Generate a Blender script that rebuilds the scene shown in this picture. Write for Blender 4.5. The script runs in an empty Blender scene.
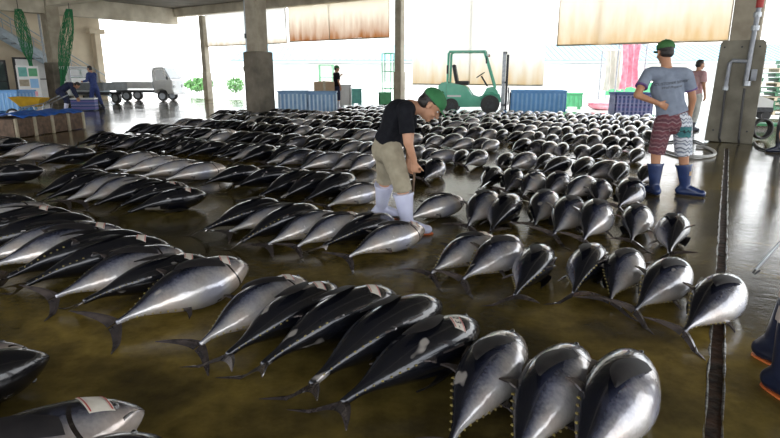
import bpy, bmesh, math, random
from mathutils import Vector, Matrix, Euler
from mathutils.bvhtree import BVHTree
random.seed(11)
sc = bpy.context.scene
col = sc.collection
R = math.radians

# ------------------------------------------------------------------ camera
CAM_H, FPX = 1.36, 563.0
PITCH = math.atan(144 / FPX)
cam = bpy.data.cameras.new('camera'); cam.lens = 36 * FPX / 780; cam.sensor_width = 36
cam.clip_start = .05; cam.clip_end = 400
camo = bpy.data.objects.new('camera', cam); col.objects.link(camo)
camo.location = (0, 0, CAM_H); camo.rotation_euler = (math.pi / 2 - PITCH, 0, 0)
sc.camera = camo
# ------------------------------------------------------------------ sky, sun, exposure
w = bpy.data.worlds.new('sky'); sc.world = w; w.use_nodes = True
nt = w.node_tree; bg = nt.nodes['Background']
tc = nt.nodes.new('ShaderNodeTexCoord'); sx = nt.nodes.new('ShaderNodeSeparateXYZ')
rp = nt.nodes.new('ShaderNodeValToRGB')
rp.color_ramp.elements[0].position = 0.0; rp.color_ramp.elements[0].color = (1, 1, .99, 1)
rp.color_ramp.elements[1].position = .8; rp.color_ramp.elements[1].color = (.78, .88, 1, 1)
nt.links.new(tc.outputs['Generated'], sx.inputs[0]); nt.links.new(sx.outputs['Z'], rp.inputs[0])
nt.links.new(rp.outputs[0], bg.inputs[0]); bg.inputs[1].default_value = 2.7
sun = bpy.data.lights.new('sun', 'SUN'); sun.energy = 4.2; sun.angle = R(3); sun.color = (1, .96, .9)
suno = bpy.data.objects.new('sun', sun); col.objects.link(suno)
suno.rotation_euler = (R(42), 0, R(38))
sc.view_settings.view_transform = 'Standard'; sc.view_settings.look = 'None'
sc.view_settings.gamma = 1; sc.view_settings.use_curve_mapping = False
sc.view_settings.exposure = 0.35

# ------------------------------------------------------------------ layout helpers
AL = R(34.5)                              # the building's axis, right of the view direction
def W(p, s, z=0):                         # p: depth across the rows, s: along the rows to the left
    return Vector((math.sin(AL) * p - math.cos(AL) * s, math.cos(AL) * p + math.sin(AL) * s, z))
def G(x, y, z=0):                         # a point of the photo at height z
    a = math.atan((y - 219) / FPX) + PITCH
    d = (CAM_H - z) / math.tan(a); dep = d * math.cos(PITCH) + (CAM_H - z) * math.sin(PITCH)
    return Vector(((x - 390) * dep / FPX, d, z))
def at(x, d):                             # ground point under photo column x at distance d
    dep = d * math.cos(PITCH) + CAM_H * math.sin(PITCH)
    return Vector(((x - 390) * dep / FPX, d, 0))

# ------------------------------------------------------------------ materials
def nodes(name):
    m = bpy.data.materials.new(name); m.use_nodes = True
    n = m.node_tree; return m, n, n.nodes['Principled BSDF']
def N(n, t, **kw):
    x = n.nodes.new(t)
    for k, v in kw.items(): setattr(x, k, v)
    return x
def pm(name, c1, c2=None, scale=6, rough=.5, metal=0, bump=0, detail=4, coat=0, lo=.35, hi=.65, spec=.5):
    m, n, b = nodes(name)
    if c2 is None: c2 = tuple(v * .8 for v in c1)
    t = N(n, 'ShaderNodeTexCoord'); z = N(n, 'ShaderNodeTexNoise'); z.inputs['Scale'].default_value = scale
    z.inputs['Detail'].default_value = detail
    r = N(n, 'ShaderNodeValToRGB'); e = r.color_ramp.elements
    e[0].position = lo; e[0].color = (*c1, 1); e[1].position = hi; e[1].color = (*c2, 1)
    n.links.new(t.outputs['Object'], z.inputs['Vector']); n.links.new(z.outputs[0], r.inputs[0])
    n.links.new(r.outputs[0], b.inputs['Base Color'])
    b.inputs['Roughness'].default_value = rough; b.inputs['Metallic'].default_value = metal
    b.inputs['Coat Weight'].default_value = coat; b.inputs['Specular IOR Level'].default_value = spec
    if bump:
        u = N(n, 'ShaderNodeBump'); u.inputs['Strength'].default_value = bump; u.inputs['Distance'].default_value = .02
        n.links.new(z.outputs[0], u.inputs['Height']); n.links.new(u.outputs[0], b.inputs['Normal'])
    return m
def ramp(n, stops):
    r = N(n, 'ShaderNodeValToRGB'); e = r.color_ramp.elements
    while len(e) < len(stops): e.new(.5)
    for q, (p, c) in zip(e, stops): q.position = p; q.color = (*c, 1)
    return r
def math_(n, op, a, b=None):
    x = N(n, 'ShaderNodeMath', operation=op)
    for i, v in enumerate((a, b)):
        if v is None: continue
        if isinstance(v, (int, float)): x.inputs[i].default_value = v
        else: n.links.new(v, x.inputs[i])
    return x.outputs[0]

def mk_floor():
    m, n, b = nodes('wet_concrete')
    t = N(n, 'ShaderNodeTexCoord')
    a = N(n, 'ShaderNodeTexNoise'); a.inputs['Scale'].default_value = 1.1; a.inputs['Detail'].default_value = 6
    c = N(n, 'ShaderNodeTexNoise'); c.inputs['Scale'].default_value = 9; c.inputs['Detail'].default_value = 9; c.inputs['Roughness'].default_value = .7
    d = N(n, 'ShaderNodeTexNoise'); d.inputs['Scale'].default_value = .55; d.inputs['Detail'].default_value = 3
    for x in (a, c, d): n.links.new(t.outputs['Object'], x.inputs['Vector'])
    r1 = ramp(n, [(.30, (.030, .024, .010)), (.44, (.08, .06, .018)), (.54, (.19, .138, .034)), (.64, (.09, .064, .019)), (.78, (.035, .032, .02))])
    n.links.new(a.outputs[0], r1.inputs[0])
    mx = N(n, 'ShaderNodeMix', data_type='RGBA', blend_type='OVERLAY'); mx.inputs[0].default_value = .8
    n.links.new(r1.outputs[0], mx.inputs[6]); n.links.new(c.outputs[0], mx.inputs[7])
    n.links.new(mx.outputs[2], b.inputs['Base Color'])
    dk = ramp(n, [(.38, (1.25, 1.2, 1.1)), (.56, (.55, .57, .65))]); n.links.new(d.outputs[0], dk.inputs[0])
    ml = N(n, 'ShaderNodeMix', data_type='RGBA', blend_type='MULTIPLY'); ml.inputs[0].default_value = 1; n.links.new(mx.outputs[2], ml.inputs[6]); n.links.new(dk.outputs[0], ml.inputs[7])
    n.links.new(ml.outputs[2], b.inputs['Base Color'])
    rr = ramp(n, [(.40, (.02, .02, .02)), (.62, (.16, .16, .16))])
    n.links.new(d.outputs[0], rr.inputs[0]); n.links.new(rr.outputs[0], b.inputs['Roughness'])
    b.inputs['Specular IOR Level'].default_value = .5; b.inputs['IOR'].default_value = 1.36
    h = math_(n, 'ADD', math_(n, 'MULTIPLY', a.outputs[0], .6), math_(n, 'MULTIPLY', c.outputs[0], .16))
    u = N(n, 'ShaderNodeBump'); u.inputs['Strength'].default_value = .42; u.inputs['Distance'].default_value = .035
    n.links.new(h, u.inputs['Height']); n.links.new(u.outputs[0], b.inputs['Normal'])
    return m

def mk_tuna():
    m, n, b = nodes('tuna_skin')
    dv = N(n, 'ShaderNodeAttribute', attribute_name='dv'); ln = N(n, 'ShaderNodeAttribute', attribute_name='ln')
    oi = N(n, 'ShaderNodeObjectInfo'); sp = N(n, 'ShaderNodeSeparateColor'); n.links.new(oi.outputs['Color'], sp.inputs[0])
    t = N(n, 'ShaderNodeTexCoord'); z = N(n, 'ShaderNodeTexNoise'); z.inputs['Scale'].default_value = 9; z.inputs['Detail'].default_value = 5
    z.noise_dimensions = '4D'; n.links.new(t.outputs['Object'], z.inputs['Vector'])
    n.links.new(math_(n, 'MULTIPLY', oi.outputs['Random'], 30.0), z.inputs['W'])
    k = math_(n, 'ADD', dv.outputs['Fac'], math_(n, 'MULTIPLY', sp.outputs[0], 1.15))
    k = math_(n, 'ADD', k, math_(n, 'MULTIPLY', math_(n, 'SUBTRACT', z.outputs[0], .5), .75))
    zf = N(n, 'ShaderNodeTexNoise'); zf.inputs['Scale'].default_value = 70; zf.inputs['Detail'].default_value = 3; n.links.new(t.outputs['Object'], zf.inputs['Vector'])
    k = math_(n, 'ADD', k, math_(n, 'MULTIPLY', math_(n, 'SUBTRACT', zf.outputs[0], .5), .38))
    k = math_(n, 'MULTIPLY', math_(n, 'ADD', k, 1.0), .5)
    r = ramp(n, [(.10, (.66, .63, .61)), (.36, (.38, .365, .37)), (.52, (.175, .175, .205)), (.63, (.05, .054, .08)), (.78, (.010, .011, .016)), ])
    n.links.new(k, r.inputs[0])
    # faint brown and blue blotches on the flank
    z2 = N(n, 'ShaderNodeTexNoise'); z2.inputs['Scale'].default_value = 3.2; n.links.new(t.outputs['Object'], z2.inputs['Vector'])
    tint = ramp(n, [(.38, (.70, .76, 1.0)), (.55, (1, 1, 1)), (.7, (1.0, .86, .76))]); n.links.new(z2.outputs[0], tint.inputs[0])
    mu = N(n, 'ShaderNodeMix', data_type='RGBA', blend_type='MULTIPLY'); mu.inputs[0].default_value = .8
    n.links.new(r.outputs[0], mu.inputs[6]); n.links.new(tint.outputs[0], mu.inputs[7])
    # gill-cover edge and mouth slit
    dd = math_(n, 'MULTIPLY', dv.outputs['Fac'], dv.outputs['Fac'])
    g = math_(n, 'ABSOLUTE', math_(n, 'SUBTRACT', ln.outputs['Fac'], math_(n, 'ADD', .742, math_(n, 'MULTIPLY', dd, .07))))
    gm = math_(n, 'MULTIPLY', math_(n, 'LESS_THAN', g, .008), math_(n, 'LESS_THAN', dv.outputs['Fac'], .55))
    mo = math_(n, 'ABSOLUTE', math_(n, 'ADD', dv.outputs['Fac'], math_(n, 'SUBTRACT', math_(n, 'MULTIPLY', math_(n, 'SUBTRACT', 1.0, ln.outputs['Fac']), 4.2), -.02)))
    mm = math_(n, 'MULTIPLY', math_(n, 'LESS_THAN', mo, .07), math_(n, 'GREATER_THAN', ln.outputs['Fac'], .905))
    ma = math_(n, 'MINIMUM', math_(n, 'ADD', gm, mm), 1.0)
    m2 = N(n, 'ShaderNodeMix', data_type='RGBA'); n.links.new(ma, m2.inputs[0]); n.links.new(mu.outputs[2], m2.inputs[6])
    m2.inputs[7].default_value = (.02, .016, .015, 1)
    z3 = N(n, 'ShaderNodeTexNoise'); z3.noise_dimensions = '4D'; z3.inputs['Scale'].default_value = 7.5; z3.inputs['Detail'].default_value = 2
    mp = N(n, 'ShaderNodeMapping'); mp.inputs['Scale'].default_value = (1, .55, 1); n.links.new(t.outputs['Object'], mp.inputs[0]); n.links.new(mp.outputs[0], z3.inputs['Vector'])
    n.links.new(math_(n, 'MULTIPLY', oi.outputs['Random'], 57.0), z3.inputs['W'])
    sc3 = ramp(n, [(.655, (0, 0, 0)), (.685, (.8, .8, .8))]); n.links.new(z3.outputs[0], sc3.inputs[0])
    m3 = N(n, 'ShaderNodeMix', data_type='RGBA'); n.links.new(sc3.outputs[0], m3.inputs[0]); n.links.new(m2.outputs[2], m3.inputs[6]); m3.inputs[7].default_value = (.5, .46, .43, 1)
    n.links.new(m3.outputs[2], b.inputs['Base Color'])
    b.inputs['Metallic'].default_value = .4
    rr = math_(n, 'ADD', .14, math_(n, 'MULTIPLY', z.outputs[0], .2)); n.links.new(rr, b.inputs['Roughness'])
    b.inputs['Coat Weight'].default_value = .9; b.inputs['Coat Roughness'].default_value = .06
    zb = N(n, 'ShaderNodeTexNoise'); zb.inputs['Scale'].default_value = 24; n.links.new(t.outputs['Object'], zb.inputs['Vector'])
    u = N(n, 'ShaderNodeBump'); u.inputs['Strength'].default_value = .3; u.inputs['Distance'].default_value = .012
    n.links.new(zb.outputs[0], u.inputs['Height']); n.links.new(u.outputs[0], b.inputs['Normal'])
    return m

def mk_tarp(name, base, rust, z0, fade, amt=1.0, transl=.55):     # hanging canvas, rust stains creeping up from the hem
    m, n, b = nodes(name)
    t = N(n, 'ShaderNodeTexCoord'); s = N(n, 'ShaderNodeSeparateXYZ'); n.links.new(t.outputs['Object'], s.inputs[0])
    mp = N(n, 'ShaderNodeMapping'); mp.inputs['Scale'].default_value = (2.2, 2.2, .5); n.links.new(t.outputs['Object'], mp.inputs[0])
    z = N(n, 'ShaderNodeTexNoise'); z.inputs['Scale'].default_value = 1.6; z.inputs['Detail'].default_value = 7; n.links.new(mp.outputs[0], z.inputs['Vector'])
    h = math_(n, 'DIVIDE', math_(n, 'SUBTRACT', s.outputs['Z'], z0), fade)
    k = math_(n, 'ADD', h, math_(n, 'MULTIPLY', math_(n, 'SUBTRACT', z.outputs[0], .5), 1.1))
    mid = tuple(base[i] * .45 + rust[i] * .55 for i in range(3))
    r = ramp(n, [(0, rust), (.3, mid), (.75, tuple(base[i] * (1 - .25 * amt) + mid[i] * .25 * amt for i in range(3))), (1, base)])
    n.links.new(k, r.inputs[0]); n.links.new(r.outputs[0], b.inputs['Base Color']); b.inputs['Roughness'].default_value = .8
    tr = N(n, 'ShaderNodeBsdfTranslucent'); n.links.new(r.outputs[0], tr.inputs[0])
    mx = N(n, 'ShaderNodeMixShader'); mx.inputs[0].default_value = transl
    n.links.new(b.outputs[0], mx.inputs[1]); n.links.new(tr.outputs[0], mx.inputs[2])
    n.links.new(mx.outputs[0], n.nodes['Material Output'].inputs[0])
    return m

def mk_zigzag(name, cols, scale, direction='Z', dist=6.0):
    m, n, b = nodes(name)
    t = N(n, 'ShaderNodeTexCoord'); s = N(n, 'ShaderNodeSeparateXYZ'); n.links.new(t.outputs['Object'], s.inputs[0])
    tri = math_(n, 'PINGPONG', math_(n, 'MULTIPLY', math_(n, 'ADD', s.outputs['X'], s.outputs['Y']), 1.0), .03)
    h = math_(n, 'ADD', math_(n, 'MULTIPLY', s.outputs['Z'], 1.0), math_(n, 'MULTIPLY', tri, .8))
    f = math_(n, 'FRACT', math_(n, 'MULTIPLY', h, scale))
    r = ramp(n, cols); r.color_ramp.interpolation = 'CONSTANT'; n.links.new(f, r.inputs[0])
    z = N(n, 'ShaderNodeTexNoise'); z.inputs['Scale'].default_value = 60; n.links.new(t.outputs['Object'], z.inputs['Vector'])
    mx = N(n, 'ShaderNodeMix', data_type='RGBA', blend_type='OVERLAY'); mx.inputs[0].default_value = .5
    n.links.new(r.outputs[0], mx.inputs[6]); n.links.new(z.outputs[0], mx.inputs[7])
    n.links.new(mx.outputs[2], b.inputs['Base Color']); b.inputs['Roughness'].default_value = .85
    return m

M = {
 'floor': mk_floor(), 'tuna': mk_tuna(),
 'fin': pm('fin_skin', (.10, .08, .075), (.035, .03, .032), 14, .2, .25, coat=.8),
 'darkfin': pm('pectoral_skin', (.012, .011, .013), (.026, .023, .023), 9, .55, spec=.25),
 'finlet': pm('finlet_yellow', (.34, .27, .07), (.16, .12, .05), 30, .4),
 'eye': pm('fish_eye', (.01, .01, .012), (.03, .03, .035), 40, .05, coat=1),
 'fisheye': pm('fish_iris', (.25, .25, .24), (.14, .14, .15), 40, .1, coat=1), 'paper': pm('wet_paper', (.72, .68, .6), (.62, .57, .5), 30, .45),
 'ink': pm('ink', (.03, .03, .035), (.05, .05, .05), 30, .6), 'redink': pm('red_print', (.5, .06, .05), (.42, .05, .05), 30, .6),
 'yard': pm('sunlit_concrete', (.62, .6, .56), (.5, .49, .46), .5, .55, bump=.1),
 'concrete': pm('column_concrete', (.46, .41, .32), (.33, .285, .215), 3, .8, bump=.25),
 'casing': pm('casing_concrete', (.23, .20, .155), (.12, .105, .08), 2.2, .75, bump=.35, detail=8),
 'boardm': pm('steel_guard_board', (.25, .235, .185), (.15, .135, .10), 2.5, .6, bump=.15, detail=8),
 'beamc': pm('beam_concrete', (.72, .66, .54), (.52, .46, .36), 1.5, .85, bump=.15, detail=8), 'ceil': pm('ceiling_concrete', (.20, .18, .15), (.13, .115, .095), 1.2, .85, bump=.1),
 'wallb': pm('old_plaster', (.78, .68, .52), (.62, .52, .38), .8, .85, bump=.1, detail=8),
 'steel': pm('galvanised_steel', (.42, .45, .48), (.3, .32, .35), 12, .38, .7),
 'darksteel': pm('dark_steel', (.05, .055, .06), (.03, .03, .035), 12, .4, .5),
 'pipe': pm('grey_conduit', (.34, .36, .4), (.25, .27, .31), 9, .4, .2),
 'trench': pm('trench_rust', (.085, .045, .028), (.015, .011, .008), 14, .6, bump=.8, detail=9, spec=.2),
 'trenchedge': pm('trench_edge', (.22, .21, .19), (.03, .024, .016), 22, .3, bump=.8, detail=8),  # pale specks in the colour stand in for wet glints
 'stairm': pm('stair_paint', (.46, .55, .62), (.36, .43, .49), 5, .5),
 'rubber': pm('black_rubber', (.016, .016, .018), (.03, .03, .03), 20, .45),
 'hose': pm('black_hose', (.03, .03, .032), (.05, .05, .05), 20, .4), 'whitehose': pm('white_hose', (.5, .5, .48), (.4, .4, .38), 20, .4),
 'net': pm('green_netting', (.03, .30, .11), (.02, .2, .08), 15, .6),
 'pinknet': pm('pink_netting', (.85, .2, .3), (.8, .35, .42), 10, .7),
 'white': pm('white_paint', (.82, .83, .82), (.74, .75, .75), 3, .35, coat=.3),
 'offwhite': pm('offwhite_sheet', (.8, .78, .72), (.7, .68, .62), 3, .7),
 'glass': pm('dark_glass', (.06, .09, .09), (.09, .12, .12), 3, .05, coat=1),
 'truckgrey': pm('truck_bed_grey', (.16, .18, .19), (.11, .125, .13), 6, .5),
 'teal': pm('forklift_green', (.14, .62, .42), (.11, .54, .36), 4, .35, coat=.4),
 'blue': pm('blue_plastic', (.14, .40, .80), (.11, .34, .72), 5, .4, coat=.2),
 'ribpale': pm('pale_rib', (.50, .64, .76), (.42, .56, .7), 5, .45), 'ribblue': pm('blue_rib', (.28, .55, .88), (.24, .5, .82), 5, .4), 'ribplaid': pm('violet_rib', (.36, .38, .62), (.3, .3, .55), 5, .4), 'paleblue': pm('pale_blue_plastic', (.22, .38, .58), (.14, .28, .50), 4, .45),
 'tarpblue': pm('blue_tarpaulin', (.03, .18, .70), (.02, .12, .55), 7, .35),
 'plaid': None, 'yellow': pm('yellow_tray', (.85, .58, .06), (.7, .45, .05), 6, .4),
 'wood': pm('weathered_wood', (.16, .10, .065), (.08, .05, .032), 9, .7, bump=.3, detail=8),
 'card': pm('cardboard', (.45, .32, .2), (.38, .26, .16), 5, .8),
 'greenp': pm('green_plastic', (.1, .42, .2), (.08, .34, .16), 5, .45), 'tealp': pm('teal_plastic', (.15, .5, .45), (.12, .42, .38), 5, .45),
 'greencrate': pm('green_crate', (.05, .17, .09), (.035, .11, .06), 5, .5),
 'paletimber': pm('pale_timber', (.5, .44, .33), (.38, .33, .24), 7, .75),
 'roofblue': pm('pale_blue_roof', (.27, .40, .46), (.22, .35, .42), 2, .8),
 'farwall': pm('far_pale_wall', (.72, .73, .72), (.64, .66, .66), .6, .8),
 'leaf': pm('leaves', (.16, .36, .12), (.08, .2, .06), 5, .7),
 'skin': pm('skin', (.56, .31, .2), (.48, .25, .155), 9, .5, spec=.35), 'skin2': pm('skin_tan', (.5, .26, .15), (.43, .21, .12), 9, .5, spec=.35),
 'hair': pm('black_hair', (.012, .01, .009), (.025, .02, .018), 50, .5, bump=.5),
 'white_eye': pm('eye_white', (.7, .68, .64), (.6, .58, .55), 30, .2),
 'lips': pm('lips', (.42, .16, .12), (.38, .14, .1), 30, .5),
 'black_shirt': pm('black_cotton', (.006, .0065, .010), (.011, .012, .016), 22, .9, bump=.2, spec=.2),
 'grey_shirt': pm('grey_cotton', (.23, .27, .345), (.19, .225, .295), 18, .9, bump=.15),
 'purple': pm('purple_cuff', (.17, .10, .28), (.13, .08, .22), 30, .9),
 'khaki': pm('khaki_cotton', (.36, .32, .235), (.28, .245, .175), 14, .9, bump=.3),
 'beige': pm('beige_trousers', (.42, .36, .33), (.33, .28, .25), 14, .9, bump=.2),
 'navy': pm('navy_cloth', (.015, .022, .07), (.01, .015, .05), 14, .8), 'overall': pm('blue_overalls', (.045, .075, .24), (.03, .05, .18), 14, .8),
 'whiteboot': pm('white_rubber_boot', (.66, .68, .84), (.55, .57, .76), 5, .28, coat=.3), 'orange': pm('orange_sole', (.75, .2, .05), (.6, .14, .04), 8, .5),
 'blueboot': pm('blue_rubber_boot', (.03, .055, .16), (.02, .035, .11), 5, .25, coat=.4), 'navyboot': pm('navy_rubber_boot', (.008, .012, .032), (.012, .018, .042), 5, .3, coat=.3),
 'darksole': pm('dark_sole', (.03, .025, .025), (.05, .04, .035), 8, .6),
 'greencap': pm('green_cap', (.035, .19, .065), (.025, .14, .05), 14, .8), 'olivecap': pm('bright_green_cap', (.05, .17, .045), (.03, .11, .035), 14, .8),
 'maroon': mk_zigzag('maroon_print', [(0, (.15, .045, .06)), (.35, (.25, .16, .17)), (.5, (.11, .04, .055)), (.8, (.2, .1, .11))], 11),
 'zigzag': mk_zigzag('zigzag_print', [(0, (.62, .65, .7)), (.25, (.2, .23, .3)), (.45, (.55, .58, .62)), (.7, (.11, .13, .18)), (.85, (.6, .62, .68))], 12),
 'tealpatch': mk_zigzag('teal_print', [(0, (.04, .16, .18)), (.5, (.015, .03, .04)), (.75, (.05, .2, .2))], 14),
 'tarp_rust': mk_tarp('rusty_canvas', (.92, .87, .76), (.50, .22, .075), 2.9, 1.25),
 'tarp_low': mk_tarp('low_stained_canvas', (.93, .91, .86), (.80, .64, .40), 0.9, 1.3, .5),
 'tarp_right': mk_tarp('ochre_stained_canvas', (.93, .89, .80), (.80, .62, .36), 2.3, 1.6, .8),
 'tarp_white': mk_tarp('white_canvas', (.93, .92, .90), (.75, .62, .42), 2.8, .5, .3),
}
M['plaid'] = mk_zigzag('purple_blue_slats', [(0, (.10, .14, .34)), (.4, (.22, .18, .42)), (.6, (.07, .10, .26)), (.85, (.3, .3, .5))], 4)

# ------------------------------------------------------------------ mesh builder
class MB:
    def __init__(s): s.bm = bmesh.new()
    def box(s, c, d, rot=None, bev=0.0):
        r = bmesh.ops.create_cube(s.bm, size=1)
        mt = Matrix.Translation(c) @ ((rot.to_matrix().to_4x4() if isinstance(rot, Euler) else rot) if rot is not None else Matrix()) @ Matrix.Diagonal((*d, 1))
        bmesh.ops.transform(s.bm, matrix=mt, verts=r['verts'])
        if bev:
            es = list({e for v in r['verts'] for e in v.link_edges})
            bmesh.ops.bevel(s.bm, geom=es, offset=bev, segments=2, affect='EDGES', profile=.5)
        return s
    def rings(s, rs, close0=True, close1=True):
        L = [[s.bm.verts.new(p) for p in r] for r in rs]; n = len(L[0])
        for a, b in zip(L, L[1:]):
            for i in range(n):
                s.bm.faces.new((a[i], a[(i + 1) % n], b[(i + 1) % n], b[i]))
        if close0: s.bm.faces.new(list(reversed(L[0])))
        if close1: s.bm.faces.new(L[-1])
        return s
    def tube(s, pts, r, seg=8, u=None):
        pts = [Vector(p) for p in pts]; rs = []
        if not isinstance(r, (list, tuple)): r = [r] * len(pts)
        prev = None
        for i, p in enumerate(pts):
            d = (pts[min(i + 1, len(pts) - 1)] - pts[max(i - 1, 0)]).normalized()
            a = prev if prev is not None else (Vector((0, 0, 1)) if abs(d.z) < .9 else Vector((1, 0, 0)))
            x = (a - d * a.dot(d)).normalized(); prev = x; y = d.cross(x)
            rs.append([p + (x * math.cos(t) + y * math.sin(t)) * r[i] for t in [2 * math.pi * k / seg for k in range(seg)]])
        return s.rings(rs)
    def cap(s, p0, p1, a0, a1, u=None, flat0=False, flat1=False, seg=14, e=4):
        """rounded limb between two points; a0 and a1 are a radius or (lateral, depth) radii"""
        p0, p1 = Vector(p0), Vector(p1); d = p1 - p0; L = d.length; d = d / L if L else Vector((0, 0, 1))
        a0 = a0 if isinstance(a0, tuple) else (a0, a0); a1 = a1 if isinstance(a1, tuple) else (a1, a1)
        u = Vector(u) if u is not None else (Vector((1, 0, 0)) if abs(d.x) < .8 else Vector((0, 1, 0)))
        x = (u - d * u.dot(d)).normalized(); y = d.cross(x); rs = []
        def ring(c, a): rs.append([c + x * a[0] * math.cos(t) + y * a[1] * math.sin(t) for t in [2 * math.pi * k / seg for k in range(seg)]])
        if not flat0:
            for k in range(e):
                q = math.pi / 2 * (1 - (k + .35) / e); m = min(a0)
                ring(p0 - d * m * math.sin(q), (a0[0] * math.cos(q), a0[1] * math.cos(q)))
        for k in range(4):
            t = k / 3; ring(p0 + d * L * t, (a0[0] + (a1[0] - a0[0]) * t, a0[1] + (a1[1] - a0[1]) * t))
        if not flat1:
            for k in range(e):
                q = math.pi / 2 * ((k + .65) / e); m = min(a1)
                ring(p1 + d * m * math.sin(q), (a1[0] * math.cos(q), a1[1] * math.cos(q)))
        return s.rings(rs)
    def ell(s, c, r, rot=None, sub=3):
        q = bmesh.ops.create_icosphere(s.bm, subdivisions=sub, radius=1)
        mt = Matrix.Translation(c) @ (rot.to_4x4() if rot is not None else Matrix()) @ Matrix.Diagonal((*r, 1))
        bmesh.ops.transform(s.bm, matrix=mt, verts=q['verts']); return s
    def prism(s, poly, th, f):
        """flat outline (a, b) of thickness th; f maps (a, b, t) to a point"""
        A = [s.bm.verts.new(f(a, b, -th / 2)) for a, b in poly]; B = [s.bm.verts.new(f(a, b, th / 2)) for a, b in poly]; n = len(poly)
        s.bm.faces.new(A); s.bm.faces.new(list(reversed(B)))
        for i in range(n): s.bm.faces.new((A[i], B[i], B[(i + 1) % n], A[(i + 1) % n]))
        return s
    def cyl(s, p0, p1, r, seg=16, r1=None):
        return s.cap(p0, p1, r, r if r1 is None else r1, flat0=True, flat1=True, seg=seg)
    def mesh(s, name, mat, smooth=True, angle=None):
        bmesh.ops.recalc_face_normals(s.bm, faces=s.bm.faces[:])
        me = bpy.data.meshes.new(name); s.bm.to_mesh(me); s.bm.free()
        me.materials.append(M[mat] if isinstance(mat, str) else mat)
        if smooth:
            me.polygons.foreach_set('use_smooth', [True] * len(me.polygons))
            if angle: me.set_sharp_from_angle(angle=angle)
        return me
    def build(s, name, mat, parent=None, smooth=True, angle=R(40)):
        o = bpy.data.objects.new(name, s.mesh(name, mat, smooth, angle)); col.objects.link(o)
        if parent: o.parent = parent
        return o
    def remesh(s, name, mat, parent=None, voxel=.008, it=3, dec=None):
        bmesh.ops.recalc_face_normals(s.bm, faces=s.bm.faces[:])
        me = bpy.data.meshes.new(name); s.bm.to_mesh(me); s.bm.free()
        t = bpy.data.objects.new('t', me); col.objects.link(t)
        q = t.modifiers.new('r', 'REMESH'); q.mode = 'VOXEL'; q.voxel_size = voxel; q.use_smooth_shade = True
        if it: q = t.modifiers.new('s', 'SMOOTH'); q.factor = .5; q.iterations = it
        if dec: q = t.modifiers.new('d', 'DECIMATE'); q.ratio = dec
        dg = bpy.context.evaluated_depsgraph_get(); dg.update()
        m2 = bpy.data.meshes.new_from_object(t.evaluated_get(dg)); m2.name = name
        bpy.data.objects.remove(t); bpy.data.meshes.remove(me)
        m2.materials.clear(); m2.materials.append(M[mat] if isinstance(mat, str) else mat)
        m2.polygons.foreach_set('use_smooth', [True] * len(m2.polygons))
        o = bpy.data.objects.new(name, m2); col.objects.link(o)
        if parent: o.parent = parent
        return o

def tag(o, label=None, cat=None, group=None, kind=None):
    if label: o['label'] = label
    if cat: o['category'] = cat
    if group: o['group'] = group
    if kind: o['kind'] = kind
    return o
def thing(name, label, cat, loc=(0, 0, 0), rz=0, group=None):
    o = bpy.data.objects.new(name, None); o.empty_display_size = .1; col.objects.link(o)
    o.location = loc; o.rotation_euler = (0, 0, rz); return tag(o, label, cat, group)
def struct(o, label=None, cat=None): return tag(o, label, cat, None, 'structure')
def copy_tree(o, parent=None):
    c = o.copy(); col.objects.link(c)
    if parent: c.parent = parent
    for ch in o.children: copy_tree(ch, c)
    return c
def font_mesh(txt, size, mat, name, shear=0, extrude=.0004):
    cu = bpy.data.curves.new(name, 'FONT'); cu.body = txt; cu.size = size; cu.align_x = 'CENTER'; cu.shear = shear; cu.extrude = extrude
    t = bpy.data.objects.new('t', cu); col.objects.link(t)
    dg = bpy.context.evaluated_depsgraph_get(); dg.update()
    me = bpy.data.meshes.new_from_object(t.evaluated_get(dg)); bpy.data.objects.remove(t); bpy.data.curves.remove(cu)
    me.name = name; me.materials.clear(); me.materials.append(M[mat]); return me

# ================================================================== SETTING
AX = Matrix.Rotation(-AL, 4, 'Z')         # local x runs right along the rows, local y runs away from the camera
def wp(p, s, z=0): return W(p, s, z)
# floor with a trench: the drain runs from (1.1,1.6) to (6.35,10.6) and on
d0, d1 = G(713, 438), G(726, 165); dv = (d1 - d0).normalized(); dn = Vector((dv.y, -dv.x, 0))
t0, t1 = d0 - dv * 4.5, d1 + dv * 2.4
HW = .03
b = MB()
def poly(pts, z0=0, th=.3):
    A = [b.bm.verts.new((p.x, p.y, z0)) for p in pts]; B = [b.bm.verts.new((p.x, p.y, z0 - th)) for p in pts]
    b.bm.faces.new(A); b.bm.faces.new(list(reversed(B)))
    for i in range(len(A)): b.bm.faces.new((A[i], B[i], B[(i + 1) % len(A)], A[(i + 1) % len(A)]))
lft0, lft1 = t0 - dn * HW, t1 - dn * HW; rgt0, rgt1 = t0 + dn * HW, t1 + dn * HW
far_l, far_r = W(22.0, 36), W(22.0, -8); nr_l, nr_r = W(-6, 36), W(-6, -8)
poly([lft0, lft1, far_l, nr_l, ])
poly([rgt0, nr_r, far_r, rgt1])
poly([lft1, rgt1, far_r, far_l]); poly([nr_l, nr_r, rgt0, lft0])
struct(b.build('floor', 'floor', smooth=False), 'wet brown concrete market floor with shallow puddles')
b = MB(); poly([lft0, rgt0, rgt1, lft1], -.014, .1)
struct(b.build('trim_1', 'trench', smooth=False), 'rusty drain trench running away through the floor')
b = MB()
for sgn in (-1, 1):
    pts = []
    k = 150
    for i in range(k + 1):
        pts.append((t0.lerp(t1, i / k) + dn * sgn * (HW + .006 * random.random()), .004 + .006 * random.random()))
    b.tube([(q[0].x, q[0].y, -.005) for q in pts], [q[1] for q in pts], 6)
struct(b.build('trim_2', 'trenchedge'), 'chipped wet edges of the drain trench')
# sunlit yard outside
b = MB(); b.box((0, 0, -.16), (260, 260, .3)); y = b.build('ground', 'yard', smooth=False); y.location = (0, 60, -.02)
struct(y, 'bright sunlit concrete yard beyond the open hall')
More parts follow.
